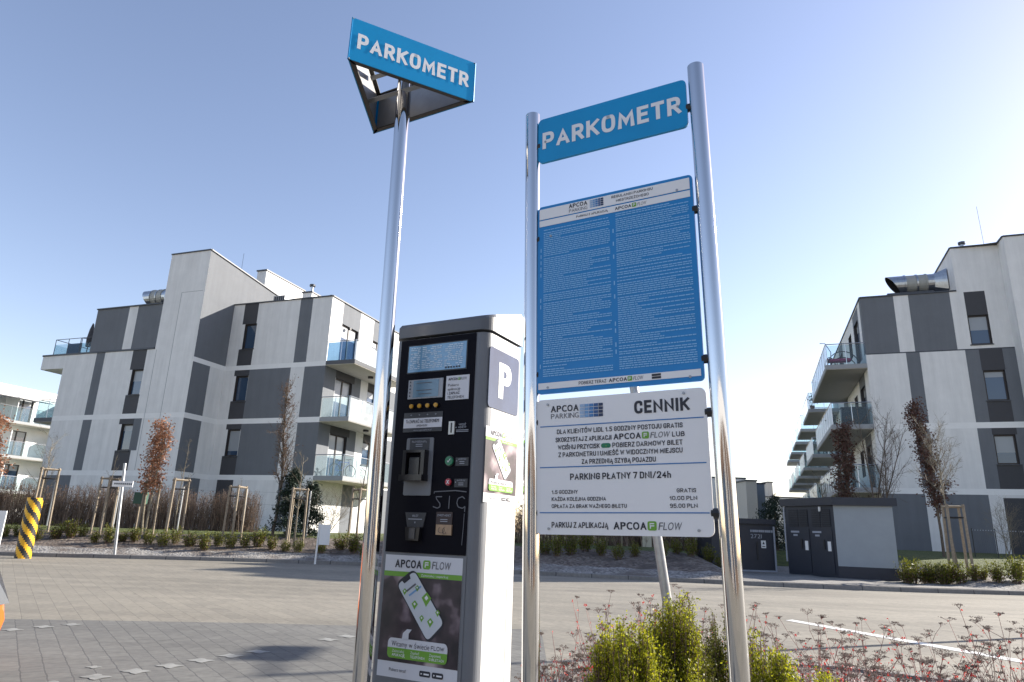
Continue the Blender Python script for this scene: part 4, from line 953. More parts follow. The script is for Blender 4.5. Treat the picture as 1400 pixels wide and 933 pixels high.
p = at(157, 757, 21.9); q = at(171, 633, 21.9)
o = empty('street_sign', (p[0], 21.9, T(p[0], 21.9)), 0, 'thin grey pole with a small white street name plate near the bollard', 'street sign')
m = MB(); m.tube([(0, 0, -.1), (q[0] - p[0], 0, q[2] - .12)], .045, STEEL, 8); m.build('pole', o, smooth=True)
pl = at(155, 658.5, 21.85); pr_ = at(183, 658.5, 21.85); zt = pl[2] - T(p[0], 21.9)
m = MB(); x0, x1 = pl[0] - p[0], pr_[0] - p[0]; m.box(x0, x1, -.09, -.06, zt - .16, zt + .02, WPT); pn = m.build('plate', o)
m = MB()
for i in range(9): m.box(x0 + .06 + i * .065, x0 + .11 + i * .065, -.093, -.0905, zt - .09, zt - .04, INKG)
m.build('lettering', pn)
p = at(431, 766, 22.3); q = at(434, 716, 22.3)
o = empty('notice_board', (p[0], 22.3, T(p[0], 22.3)), 0, 'small blank white notice board on a white post left of the steel pole', 'notice board')
m = MB(); m.tube([(0, 0, -.1), (.02, 0, q[2] - p[2] + .03)], .028, WPT, 7); m.build('post', o); m = MB(); m.box(.05, .38, -.02, .01, q[2] - p[2] - .62, q[2] - p[2], WPT); m.build('board', o)
p = at(184, 730, 26.0); z = T(p[0], 26)
o = empty('utility_box', (p[0], 26, z), 0, 'small dark green box on a post beside the russet leaved tree', 'box')
m = MB(); m.box(-.22, .22, -.1, .1, 1.0, 1.42, GBOX); m.build('box_body', o, bevel=.01); m = MB(); m.tube([(0, 0, -.1), (0, 0, 1.0)], .035, STAKE, 6); m.build('post', o)
p = at(884, 740, 26.2); o = empty('utility_box', (p[0], 26.2, T(p[0], 26.2)), 0, 'small cream cabinet half hidden in the shaded bed under the price sign', 'box')
m = MB(); m.box(-.17, .17, -.1, .1, 0, .62, CREAM); m.box(-.19, .19, -.12, .12, .62, .66, STEEL); m.build('box_body', o)

# transformer kiosk with two differing faces
P = np.array([10.6, 22.45]); Rr = np.array([12.2, 21.87]); Lf = np.array([9.78, 24.35]); B4 = Rr + Lf - P; B4 = B4 + np.array([.5, .3])
o = empty('transformer_kiosk', (P[0], P[1], .12), 0, 'pale grey transformer kiosk with dark doors and flat dark roof behind the right kerb', 'kiosk')
rel = lambda p, z: np.array([p[0] - P[0], p[1] - P[1], z])
m = MB()
for a, b, mt in ((P, Rr, KSK), (Rr, B4, KSK), (B4, Lf, KSK)):
    m.quad(rel(a, .36), rel(b, .36), rel(b, 2.3), rel(a, 2.3), mt); m.quad(rel(a, -.1), rel(b, -.1), rel(b, .36), rel(a, .36), KSD)
m.build('wall', o)
m = MB(); m.quad(rel(P, -.1), rel(Lf, -.1), rel(Lf, 2.3), rel(P, 2.3), KSD)
m.build('door_wall', o)
cen = (P + Rr + Lf + B4) / 4; ov = [c + (c - cen) / np.linalg.norm(c - cen) * .16 for c in (P, Rr, B4, Lf)]
m = MB(); m.prism([rel(c, 2.24) for c in ov], (0, 0, .25), KSD); m.build('roof', o)
dl = (Lf - P); Ld = np.linalg.norm(dl); dl = dl / Ld; nd = np.array([-dl[1], dl[0]]); nd = nd if nd[0] < 0 else -nd
def kd(m, a, b, z0, z1, off, mt): m.prism([np.array([*(dl * s), 0]) + np.array([*(nd * .002), z]) for s, z in ((a, z0), (b, z0), (b, z1), (a, z1))], (*(nd * off), 0), mt)
for a, b in ((.12, .95), (1.05, 1.95)):
    m = MB(); kd(m, a, b, .1, 1.5, .02, KSD); d_ = m.build('door', o)
    m = MB(); kd(m, a + .02, a + .36, 1.56, 2.12, .015, KSL); kd(m, a + .44, b - .05, 1.56, 2.12, .015, KSL)
    for i in range(9): kd(m, a + .03, b - .06, 1.6 + i * .057, 1.615 + i * .057, .03, KSD)
    m.build('louvre', d_)
    m = MB(); kd(m, a + .07, a + .2, .8, 1.1, .026, WPT); m.build('warning_plate', d_)
    m = MB()
    kd(m, a + .42, a + .78, 1.36, 1.42, .025, PALE); kd(m, a + .5, a + .68, 1.25, 1.31, .025, PALE); m.build('lettering', d_)
    m = MB(); kd(m, a + .3, a + .36, .85, 1.15, .05, BLACKM); m.build('handle', d_)
m = MB(); kd(m, .5, .56, 2.05, 2.2, .05, WPT); m.build('lamp', o)
m = MB(); kd(m, Ld + .01, Ld + .06, .4, 2.3, .02, PALE); m.build('downpipe', o)

# dark cabinet left of it
a = at(1013, 781, 25.0); b = at(1063, 782, 25.0)
o = empty('utility_cabinet', (a[0], 25.0, .12), .05, 'dark blue cabinet with pale edge frame and pale digits behind the right sign post', 'cabinet')
wc = b[0] - a[0]
m = MB(); m.box(-1.0, wc, 0, 1.6, -.1, 1.62, KSD); m.build('body', o); m = MB(); m.box(-1.1, wc + .04, -.1, 1.7, 1.62, 1.80, KSD); m.build('roof', o)
m = MB(); m.box(wc - .04, wc + .015, -.03, -.002, .0, 1.55, PALE); m.box(-1.0, wc - .045, -.03, -.002, -.02, .05, PALE); m.build('frame', o)
m = MB(); pc = lambda x, z: (x, -.012, z)
text(m, '2721', .42, .82, 1.13, 1.27, PALE, pc, .0)
for i in range(11): m.box(.42 + i * .075, .475 + i * .075 + (.012 if i % 3 else 0), -.012, -.004, 1.34, 1.42, PALE)
m.build('lettering', o)
m = MB(); m.box(wc - .5, wc - .33, -.014, -.003, .8, 1.06, WPT); m.poly([(wc - .46, -.0155, .93), (wc - .37, -.0155, .93), (wc - .415, -.0155, 1.03)], INK); m.box(wc - .47, wc - .36, -.0155, -.014, .84, .87, INK); m.build('warning_plate', o)
m = MB(); m.box(wc - .68, wc - .63, -.03, -.002, .4, 1.0, BLACKM); m.build('handle', o)

# things on the balconies (local frames of the blocks put into world space)
def inblock(e, u, v, z):
    c, s = math.cos(YA), math.sin(YA); return (e.location[0] + c * u - s * v, e.location[1] + s * u + c * v, z)
o = empty('closed_parasol', inblock(bl, -16.1, -1.6, 10.45), YA, 'folded dark parasol on the roof terrace of the left block', 'parasol')
m = MB(); m.tube([(0, 0, 0), (.1, 0, 2.2)], .03, BLACKM, 6); m.build('pole', o); m = MB(); m.tube([(.03, 0, .7), (.06, 0, 1.2), (.09, 0, 1.8), (.12, 0, 2.15)], [.13, .17, .12, .05], PLD, 8); m.build('canopy', o)
o = empty('garden_lounger', inblock(br, -1.3, .7, 9.98), YA, 'arched lounge frame with a magenta cushion on the top right balcony', 'lounger')
m = MB()
for (cx, rx, rz, y) in ((.3, .75, .8, 0), (.35, .62, .6, .5), (-.3, .25, .55, .2)):
    m.tube([(cx + rx * math.cos(t), y, .05 + rz * math.sin(t)) for t in np.linspace(0, math.pi, 13)], .025, BLACKM, 5)
m.tube([(-.3, .3, 0), (-.2, .3, .9), (-.45, .3, 1.4), (-.7, .3, 1.42)], .02, BLACKM, 5)
m.build('frame', o); m = MB(); m.box(-.45, .7, .05, .5, .35, .5, mat('magenta cushion', (.42, .02, .12), .8)); m.build('cushion', o, bevel=.04)
o = empty('storage_box', inblock(br, -.75, .8, 6.9), YA, 'dark blue storage cupboard on the middle right balcony', 'cupboard')
m = MB(); m.box(-.55, .6, 0, .5, 0, .95, KSD); m.build('box_body', o, bevel=.02); m = MB(); m.box(-.58, .63, -.03, .53, .95, 1.0, KSD); m.build('lid', o)
o = empty('bicycle', inblock(bl, .9, 1.3, 3.68), YA + 1.2, 'bicycle parked behind glass on the lowest sunny balcony of the left block', 'bicycle')
for x in (-.5, .5):
    m = MB(); m.tube([(x + .33 * math.cos(t), 0, .35 + .33 * math.sin(t)) for t in np.linspace(0, 2 * math.pi, 19)], .022, TYRE, 5, cap=False)
    for t in np.linspace(0, math.pi, 7): m.tube([(x - .32 * math.cos(t), 0, .35 - .32 * math.sin(t)), (x + .32 * math.cos(t), 0, .35 + .32 * math.sin(t))], .003, RAIL, 3)
    m.build('wheel', o)
m = MB(); fb = mat('bicycle blue', (.03, .08, .3), .4)
for a, b in (((-.5, 0, .35), (-.1, 0, .35)), ((-.1, 0, .35), (-.25, 0, .85)), ((-.25, 0, .8), (.35, 0, .82)), ((-.1, 0, .35), (.35, 0, .78)), ((.5, 0, .35), (.34, 0, .95)), ((-.5, 0, .35), (-.24, 0, .78))): m.tube([a, b], .018, fb, 5)
m.build('frame', o); m = MB(); m.tube([(-.36, 0, .88), (-.12, 0, .89)], .05, BLACKM, 6); m.build('saddle', o); m = MB(); m.tube([(.32, -.25, .98), (.34, 0, .96), (.32, .25, .98)], .015, BLACKM, 5); m.build('handlebar', o)

# ------------------------------------------------------------------ orange car at the left edge (front right corner in frame)
cx0, cy0 = -3.965, 5.0
o = empty('parked_car', (cx0, cy0, 0), R(-4), 'orange car whose front corner pokes in at the left edge of the frame', 'car')
CT = mat('car window', (.01, .012, .015), .04, spec=.9); CBL = mat('car black trim', (.015, .015, .016), .6)
# profile along x (0 = nose, negative = backwards), lofted across y
prof = [(-4.1, .35, .95), (-4.05, .25, 1.1), (-3.8, .22, 1.42), (-3.2, .2, 1.5), (-2.2, .2, 1.48), (-1.7, .2, 1.4), (-1.0, .2, .98), (-.5, .2, .9), (-.18, .22, .80), (-.04, .26, .66), (0, .3, .5)]
m = MB(); ring = []
for (x, zb, zt) in prof:
    taper = 1 - .35 * sst(zt, 1.0, 1.5); e = 1 - .16 * sst(x, -.5, 0) - .08 * sst(-x, 3.7, 4.1); hw = .88 * e; sh = min(zt, .92)
    ring.append([(x, -hw * .96, zb), (x, -hw, (zb + sh) / 2), (x, -hw * .97, sh - .04), (x, -hw * taper * .94, max(zt - .04, sh - .02)), (x, -hw * taper * .7, zt), (x, hw * taper * .7, zt), (x, hw * taper * .94, max(zt - .04, sh - .02)), (x, hw * .97, sh - .04), (x, hw, (zb + sh) / 2), (x, hw * .96, zb)])
for i in range(len(ring) - 1):
    for k in range(9):
        gl = k in (2, 6) and -3.7 < (ring[i][0][0] + ring[i + 1][0][0]) / 2 < -1.1 or (k in (3, 4, 5) and prof[i][0] in (-1.7, -4.05))
        m.quad(ring[i][k], ring[i][k + 1], ring[i + 1][k + 1], ring[i + 1][k], CT if gl else CARO)
m.poly(ring[0], CARO); m.poly(ring[-1], CARO)
m.build('body', o, smooth=True)
for x in (-.78, -3.3):
    for s in (-1, 1):
        m = MB(); m.tube([(x, s * .72, .31), (x, s * .875, .31)], .31, TYRE, 24); wl = m.build('wheel', o); m = MB(); m.tube([(x, s * .8, .31), (x, s * .882, .31)], .2, ALLOY, 16); m.build('rim', wl)
for s in (-1, 1):
    m = MB(); m.prism([(-.42, s * .82, .70), (-.04, s * .745, .52), (.02, s * .56, .52), (-.02, s * .54, .72), (-.2, s * .74, .80)], (.02, s * .035, 0.0), LENS); m.build('headlight', o)
m = MB(); m.box(-.05, .02, -.5, .5, .3, .42, CBL); m.build('grille', o)
# lamp post just outside the right edge; its shadow crosses the paving
o = empty('lamp_post', (11.4, 11.95, 0), 0, 'tall street lamp standing right of the frame, casting the thin shadow', 'street lamp')
m = MB(); m.tube([(0, 0, 0), (0, 0, 7.1)], [.07, .045], STEEL, 10); m.build('pole', o); m = MB(); m.tube([(0, 0, 7.05), (.05, .9, 7.2)], .03, STEEL, 6); m.build('arm', o); m = MB(); m.box(-.22, .25, .75, 1.5, 7.13, 7.25, STEEL); m.build('lamp_head', o)

# ------------------------------------------------------------------ parking sign on two polished posts
LEAN = -0.0165
SA = np.array([math.cos(YS), math.sin(YS), 0])
base = np.array([.09, 2.46, 0]) + SA * .033
sg = empty('sign_posts', tuple(base), YS, 'two polished steel posts standing in the planting bed that carry three sign panels', 'sign posts')
sg.rotation_euler = (0, LEAN, YS)
for (xt, xb, zt) in ((-.030, -.010, 2.895), (.652, .664, 2.905)):
    m = MB(); m.tube([(xb, .012, -.1), (xt, .012, zt)], .0305, CHROME, 40); m.build('post', sg, smooth=True)
for z in (2.75, 2.33, 1.78, 1.6, 1.28):
    for x in (-.002, .622):
        m = MB(); m.tube([(x - .012, .012, z - .015), (x + .012, .012, z - .015)], .016, BLACKM, 8); m.build('clamp', sg)
def panel(name, x0, x1, z0, z1, r, face, label):
    o = empty(name, tuple(base), YS, label, 'sign'); o.rotation_euler = (0, LEAN, YS)
    m = MB(); pr = rrect(x0, x1, z0, z1, r); m.prism([(x, 0, z) for x, z in pr], (0, .012, 0), face); m.build('plate', o)
    return o
pf = lambda x, z: (x, -.0015, z)
pf2 = lambda x, z: (x, -.0022, z)
def screws(o, pts):
    for x, z in pts:
        m = MB(); m.tube([(x, -.004, z), (x, .0, z)], .0048, STEEL, 8); m.build('screw', o)
def logo_grid(m, x0, x1, z0, z1, put, n=5, rows=4):
    for i in range(n):
        for j in range(rows):
            w_ = (x1 - x0) / n; h_ = (z1 - z0) / rows; a, b, c, d = x0 + i * w_ + w_ * .05, x0 + (i + 1) * w_ - w_ * .05, z0 + j * h_ + h_ * .08, z0 + (j + 1) * h_ - h_ * .08
            m.poly([put(a, c), put(b, c), put(b, d), put(a, d)], LG[max(0, min(4, i + (0 if j > 0 else 0)))])
def flow_icon(m, x0, x1, z0, z1, put, put2):
    m.poly([put(x, z) for x, z in rrect(x0, x1, z0, z1, (x1 - x0) * .2, 3)], GRN)
    w_, h_ = x1 - x0, z1 - z0
    for a, b, c, d in ((.25, .75, .68, .8), (.25, .75, .44, .56), (.25, .38, .2, .44), (.25, .32, .5, .75)):
        m.poly([put2(x0 + w_ * a, z0 + h_ * c), put2(x0 + w_ * b, z0 + h_ * c), put2(x0 + w_ * b, z0 + h_ * d), put2(x0 + w_ * a, z0 + h_ * d)], SGL)
# top panel
o = panel('header_panel', .002, .614, 2.652, 2.856, .02, SGB2, 'blue sign panel with large pale word PARKOMETR at the top between the two steel posts')
m = MB(); text(m, 'PARKOMETR', .022, .592, 2.713, 2.789, SGL, pf, .05); m.build('lettering', o)
screws(o, ((.035, 2.745), (.58, 2.745)))
# regulations panel
o = panel('regulations_panel', .004, .616, 1.69, 2.452, .016, SGB, 'tall blue sign panel filled with small print columns between the steel posts')
for z0, z1 in ((2.395, 2.440), (2.364, 2.390), (1.706, 1.730)):
    m = MB(); m.poly([pf(x, z) for x, z in ((.011, z0), (.606, z0), (.606, z1), (.011, z1))], SGW); m.build('white_band', o)
m = MB()
text(m, 'APCOA', .138, .214, 2.4195, 2.4365, INK, pf2, .03); text(m, 'PARKING', .138, .214, 2.401, 2.4145, INKG, pf2, .0)
logo_grid(m, .224, .280, 2.402, 2.436, pf2)
text(m, 'REGULAMIN PARKINGU', .312, .472, 2.4225, 2.433, INK, pf2, .03); text(m, 'NIESTRZEŻONEGO', .33, .456, 2.404, 2.4145, INK, pf2, .03)
text(m, 'PARKUJ Z APLIKACJĄ', .168, .296, 2.3725, 2.382, INK, pf2, .03); text(m, 'APCOA', .325, .388, 2.3705, 2.383, INK, pf2, .03)
flow_icon(m, .391, .408, 2.369, 2.386, pf2, lambda x, z: (x, -.003, z)); text(m, 'FLOW', .411, .444, 2.3705, 2.383, INKG, pf2, 0, shear=.2)
text(m, 'POBIERZ TERAZ', .172, .276, 1.712, 1.724, INK, pf2, .02); text(m, 'APCOA', .286, .352, 1.7115, 1.7245, INK, pf2, .03)
flow_icon(m, .354, .371, 1.710, 1.727, pf2, lambda x, z: (x, -.003, z)); text(m, 'FLOW', .374, .408, 1.7115, 1.7245, INKG, pf2, 0, shear=.2)
for z0 in (1.7095, 1.719): m.poly([pf2(x, z) for x, z in ((.44, z0), (.472, z0), (.472, z0 + .008), (.44, z0 + .008))], INK)
m.build('lettering', o)
m = MB(); rg = np.random.default_rng(21); LH = .00805
for c0, c1 in ((.03, .302), (.326, .598)):
    z = 2.345 if c0 < .1 else 2.352; k = 0; gap = 0
    para = rg.integers(3, 9); ind = 0
    while z > 1.752:
        full = rg.uniform() < .72; end = c1 if full else c0 + (c1 - c0) * rg.uniform(.25, .95)
        x = c0
        while x < end - .004:
            wl = min(rg.uniform(.006, .022), end - x); hgt = LH * .42
            m.poly([pf(x, z), pf(x + wl, z), pf(x + wl, z + hgt), pf(x, z + hgt)], SPR); x += wl + .0022
        m_ = .0 if rg.uniform() < .85 else LH * .55
        z -= LH + m_; k += 1
        if c0 < .1 and 2.062 < z < 2.09: z -= .0
for z in np.arange(1.76, 2.3, .026):
    if rng.uniform() < .45: m.poly([pf(.313, z), pf(.317, z), pf(.317, z + .016), pf(.313, z + .016)], SPR)
    if rng.uniform() < .45: m.poly([pf(.017, z), pf(.0205, z), pf(.0205, z + .016), pf(.017, z + .016)], SPR)
m.build('small_print', o)
screws(o, ((.06, 2.318), (.56, 2.40), (.05, 1.712), (.57, 1.706)))
# price panel
o = panel('price_panel', .004, .616, 1.193, 1.667, .02, SGW, 'white price list panel headed CENNIK, lowest of the three panels between the steel posts')
for z in (1.566, 1.420, 1.264):
    m = MB(); m.poly([pf(x, zz) for x, zz in ((.020, z), (.606, z), (.606, z + .0036), (.020, z + .0036))], LBL); m.build('blue_rule', o)
m = MB(); Q = lambda s, x0, x1, z0, z1, b=.028, mt=INK: text(m, s, x0, x1, z0, z1, mt, pf, b)
Q('APCOA', .0625, .170, 1.6185, 1.6415); Q('PARKING', .0625, .170, 1.5945, 1.6125, .0, INKG); logo_grid(m, .174, .262, 1.592, 1.6415, pf)
Q('CENNIK', .374, .562, 1.5935, 1.638, .05)
dx = -.008
Q('DLA KLIENTÓW LIDL 1,5 GODZINY POSTOJU GRATIS', .086, .536, 1.5385, 1.555, .03)
Q('SKORZYSTAJ Z APLIKACJI', .081, .290, 1.5095, 1.526, .03); Q('APCOA', .298, .394, 1.509, 1.529, .03); flow_icon(m, .398, .422, 1.5075, 1.531, pf, pf2); text(m, 'FLOW', .426, .490, 1.509, 1.528, INKG, pf, .0, shear=.2); Q('LUB', .500, .541, 1.5095, 1.526, .03)
Q('WCIŚNIJ PRZYCISK', .090, .247, 1.4825, 1.499, .03)
m.poly([pf(x, z) for x, z in rrect(.252, .287, 1.4825, 1.4985, .008, 5)], BTG); text(m, 'v', .2665, .2735, 1.4865, 1.4945, GRN, pf2, .02)
Q('POBIERZ DARMOWY BILET', .293, .533, 1.4825, 1.499, .03)
Q('Z PARKOMETRU I UMIEŚĆ W WIDOCZNYM MIEJSCU', .092, .532, 1.4565, 1.473, .03)
Q('ZA PRZEDNIĄ SZYBĄ POJAZDU', .180, .442, 1.430, 1.4465, .03)
Q('PARKING PŁATNY 7 DNI/24h', .136, .490, 1.3765, 1.3985, .035)
Q('1,5 GODZINY', .066, .164, 1.3295, 1.3425, .03); Q('GRATIS', .506, .568, 1.3295, 1.3425, .03)
Q('KAŻDA KOLEJNA GODZINA', .066, .266, 1.3055, 1.3185, .03); Q('10.00 PLN', .482, .570, 1.3055, 1.3185, .03)
Q('OPŁATA ZA BRAK WAŻNEGO BILETU', .066, .338, 1.2815, 1.2945, .03); Q('95.00 PLN', .482, .570, 1.2815, 1.2945, .03)
Q('PARKUJ Z APLIKACJĄ', .066, .272, 1.216, 1.235, .03); Q('APCOA', .291, .402, 1.2125, 1.236, .03); flow_icon(m, .406, .436, 1.2105, 1.2395, pf, pf2); text(m, 'FLOW', .441, .514, 1.2125, 1.236, INKG, pf, .0, shear=.2)
m.build('lettering', o)
screws(o, ((.05, 1.648), (.545, 1.652), (.055, 1.212), (.57, 1.212)))

# ------------------------------------------------------------------ slim pole with the triangular sign
pt_ = at(547.5, 195, 2.56); pb_ = at(494, 930, 2.56); dr = (pt_ - pb_); ground_pt = pb_ - dr * (pb_[2] + .05) / dr[2]; top_pt = pb_ + dr * (3.12 - pb_[2]) / dr[2]
o = empty('sign_pole', (ground_pt[0], ground_pt[1], 0), 0, 'slim leaning polished steel pole left of the ticket machine', 'pole')
g0 = np.array([ground_pt[0], ground_pt[1], 0])
m = MB(); m.tube([ground_pt - g0, top_pt - g0], .031, CHROME, 40); m.build('shaft', o, smooth=True)
BLp, BRp, APp = np.array([-.697, 2.299]), np.array([-.202, 2.558]), np.array([-.693, 2.834]); cc = (BLp + BRp + APp) / 3
o = empty('triangular_sign', (cc[0], cc[1], 3.0), 0, 'three sided blue PARKOMETR sign box on top of the slim steel pole', 'sign')
TIN = mat('sign inner sheet', (.30, .29, .28), .42, .55, noise=.12, nscale=12)
EDG = mat('sign edge dark', (.05, .045, .04), .6)
def tri_side(a, b, lettered, name, tr=False):
    a3 = np.array([*(a - cc), 0]); b3 = np.array([*(b - cc), 0]); d = (b3 - a3) / np.linalg.norm(b3 - a3); L_ = np.linalg.norm(b3 - a3); n = np.array([d[1], -d[0], 0])
    if n @ ((a3 + b3) / 2) < 0: n = -n
    m = MB(); H_ = .198
    m.prism([a3, b3, b3 + [0, 0, H_], a3 + [0, 0, H_]], -n * .004, SGB2)
    pl = m.build(name, o)
    m = MB(); q = lambda s, z, off: a3 + d * s + np.array([0, 0, z]) - n * off
    m.poly([q(.02, .004, .006), q(L_ - .02, .004, .006), q(L_ - .02, H_ - .004, .006), q(.02, H_ - .004, .006)], TIN)
    m.prism([q(.0, .0, .005), q(L_, .0, .005), q(L_ - .03, .0, .024), q(.03, .0, .024)], (0, 0, .006), EDG)
    m.prism([q(.0, H_ - .006, .005), q(L_, H_ - .006, .005), q(L_ - .03, H_ - .006, .024), q(.03, H_ - .006, .024)], (0, 0, .005), EDG)
    m.build('inner_sheet', pl)
    if lettered:
        m = MB(); text(m, 'PARKOMETR', .032, L_ - .032, .06, .132, SGL, lambda x, z: a3 + d * x + n * .0015 + np.array([0, 0, z]), .05)
        m.build('lettering', pl)
    return pl
tri_side(BLp, BRp, True, 'front_plate'); tri_side(BRp, APp, True, 'rear_plate')
tri_side(APp, BLp, True, 'side_plate')
m = MB(); tp = top_pt - np.array([cc[0], cc[1], 3.0])
for z in (.03, .15):
    c_ = np.array([tp[0] + .008, tp[1], z])
    pa = np.array([*(BLp + (APp - BLp) * .62 - cc), z]); pb2 = np.array([*(BLp + (BRp - BLp) * .66 - cc), z]); e_ = (pb2 - pa) / np.linalg.norm(pb2 - pa); pa = pa + e_ * .022; pb2 = pb2 - e_ * .032
    m.tube([pa, pb2], .013, STEEL, 4)
m.build('bracket', o)

# ------------------------------------------------------------------ ticket machine
mo = np.array([-.253, 2.309, 0])
KM = 1.126
tm = empty('ticket_machine', (mo[0] * KM, mo[1] * KM, CAM_H - CAM_H * KM), YS, 'light grey parking ticket machine with black control panel beside the steel posts', 'ticket machine')
tm.scale = (KM, KM, KM)
D_ = .245
m = MB()
# body profile in plan: front flat, rounded right front corner; shade painted in as grey, sunlit sides paler
rc = .034
arc = [(.1925 - rc + rc * math.sin(t), rc - rc * math.cos(t)) for t in np.linspace(0, math.pi / 2, 8)]
arcL = [(-.1925 + rc * .6 - rc * .6 * math.sin(t), rc * .6 - rc * .6 * math.cos(t)) for t in np.linspace(0, math.pi / 2, 6)]
plan = arcL[::-1] + arc + [(.1925, .045), (.1925, D_), (-.1925, D_)]
Z0, Z1 = .19, 1.858
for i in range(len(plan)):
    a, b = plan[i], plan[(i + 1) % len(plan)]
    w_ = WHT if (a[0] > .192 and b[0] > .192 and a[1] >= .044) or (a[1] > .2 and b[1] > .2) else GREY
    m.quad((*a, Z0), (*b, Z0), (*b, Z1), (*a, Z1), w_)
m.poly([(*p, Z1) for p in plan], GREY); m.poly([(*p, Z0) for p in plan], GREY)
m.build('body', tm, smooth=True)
m = MB(); m.box(-.18, .18, .012, D_ - .01, .12, .19, BLKR); m.build('plinth', tm)
# cap: wedge that rises to the back
CAPG = mat('machine cap shaded', (0.105, 0.112, 0.125), 0.42, spec=0.35, noise=0.06, nscale=12, bump=0.03, bscale=300)  # shade on the cap's front put into the colour, sunlit side stays pale
m = MB(); zc = lambda y: 1.898 + .07 * (y / D_) + .01
cp = []
x0, x1 = -.200, .1995; rc2 = .042
pl2 = [(x0, .02), (x0 + .02, -.008)] + [(x1 - rc2 + rc2 * math.sin(t), -.008 + rc2 - rc2 * math.cos(t)) for t in np.linspace(0, math.pi / 2, 8)] + [(x1, .0435), (x1, D_ + .005), (x0, D_ + .005)]
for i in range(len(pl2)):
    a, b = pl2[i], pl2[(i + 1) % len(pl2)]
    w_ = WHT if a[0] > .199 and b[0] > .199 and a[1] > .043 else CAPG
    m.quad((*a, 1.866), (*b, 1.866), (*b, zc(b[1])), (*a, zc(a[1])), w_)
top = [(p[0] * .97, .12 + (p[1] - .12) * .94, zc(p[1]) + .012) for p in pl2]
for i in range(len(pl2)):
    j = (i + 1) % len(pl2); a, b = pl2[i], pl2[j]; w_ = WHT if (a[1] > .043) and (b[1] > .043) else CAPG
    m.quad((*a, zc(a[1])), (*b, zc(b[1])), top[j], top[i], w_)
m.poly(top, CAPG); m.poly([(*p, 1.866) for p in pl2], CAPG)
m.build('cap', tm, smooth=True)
# front black panel
def fr(mb, pts, m_, y0, y1): mb.prism([(x, y0, z) for x, z in pts], (0, y1 - y0, 0), m_)
def rect(x0, x1, z0, z1): return [(x0, z0), (x1, z0), (x1, z1), (x0, z1)]
m = MB(); fr(m, rect(-.167, .1475, 1.121, 1.856), BLKP, -.004, .004); bp = m.build('control_panel', tm)
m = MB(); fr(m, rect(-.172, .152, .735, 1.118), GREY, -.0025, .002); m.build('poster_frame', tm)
put = lambda x, z: (x, -.0075, z); put3 = lambda x, z: (x, -.0085, z); put4 = lambda x, z: (x, -.0095, z)
F2 = lambda mb, x0, x1, z0, z1, mt, d=.0065: fr(mb, rect(x0, x1, z0, z1), mt, -d, -.004)
# information display
m = MB(); F2(m, -.133, .117, 1.730, 1.834, BLKR, .0055); F2(m, -.129, .113, 1.734, 1.830, LCDG, .0065); dsp = m.build('info_display', bp)
m = MB(); LCT = mat('display text', (.5, .62, .72), .4)
for i in range(12):
    z = 1.82 - i * .0068
    for a, b in ((-.12, -.078), (-.07, .018), (.026, .10)):
        x = a
        while x < b - .006:
            l_ = random.uniform(.006, .018); l_ = min(l_, b - x)
            if random.random() < .82: m.poly([put(x, z), put(x + l_, z), put(x + l_, z + .0032), put(x, z + .0032)], LCT)
            x += l_ + .003
for i in range(6): m.poly([put(.03 + i * .011, 1.738), put(.037 + i * .011, 1.738), put(.037 + i * .011, 1.744), put(.03 + i * .011, 1.744)], INK)
m.build('display_text', dsp)
# transaction screen
m = MB(); F2(m, -.121, .025, 1.637, 1.7055, mat('screen bezel', (.30, .32, .35), .4), .0065); sc_ = m.build('screen', bp)
m = MB(); fr(m, rect(-.099, .008, 1.6415, 1.7025), mat('screen grey blue', (.13, .23, .31), .2, spec=.6), -.0075, -.0065); m.build('screen_glass', sc_)
m = MB()
for i in range(5): m.poly([put3(-.115, 1.645 + i * .0125), put3(-.108, 1.645 + i * .0125), put3(-.1115, 1.653 + i * .0125)], INK)
for i in range(4):
    if i != 2: m.poly([put3(-.085 + .01 * (i == 0), 1.652 + i * .013), put3(-.02, 1.652 + i * .013), put3(-.02, 1.6545 + i * .013), put3(-.085 + .01 * (i == 0), 1.6545 + i * .013)], INKG)
m.build('screen_text', sc_)
# phone payment sticker
m = MB(); F2(m, .038, .1305, 1.625, 1.7095, STK); st = m.build('sticker', bp)
m = MB(); text(m, 'APCOA', .048, .085, 1.693, 1.702, INK, put, .03); text(m, 'FLOW', .0965, .121, 1.693, 1.702, INKG, put, 0)
flow_icon(m, .0865, .0955, 1.6925, 1.7025, put, put3)
for i, (s, b) in enumerate((('Pobierz', 0), ('aplikację', 0), ('i ZAPŁAĆ', .02), ('TELEFONEM', .02))): text(m, s, .047 - (.0 if i < 2 else .0), .047 + (.043, .05, .048, .066)[i], 1.672 - i * .0142, 1.681 - i * .0142, INK, put, b)
m.build('lettering', st)
# amber buttons
for x in (-.097, -.063, -.029, .005):
    m = MB(); m.tube([(x, -.012, 1.6095), (x, -.003, 1.6095)], .0092, BLKR, 18); m.tube([(x, -.0165, 1.6095), (x, -.012, 1.6095)], [.0072, .0076], BTY, 18); m.build('button', bp, smooth=True)
# pictogram label
m = MB(); F2(m, -.130, .0315, 1.520, 1.588, STKG); F2(m, -.129, .031, 1.534, 1.568, STK, .0072); lb = m.build('label', bp)
m = MB(); text(m, 'Tu ZAPŁAĆ też TELEFONEM', -.118, .019, 1.551, 1.562, INK, put3, .012); text(m, 'APCOA FLOW', -.073, -.028, 1.538, 1.545, INK, put3, .02)
text(m, 'www.apcoaflow.pl', -.085, -.01, 1.5235, 1.529, PALE, put, .0)
for x in (-.099, -.064, -.03, .004): text(m, '+', x - .004, x + .004, 1.575, 1.583, PALE, put, .0)
m.build('lettering', lb)
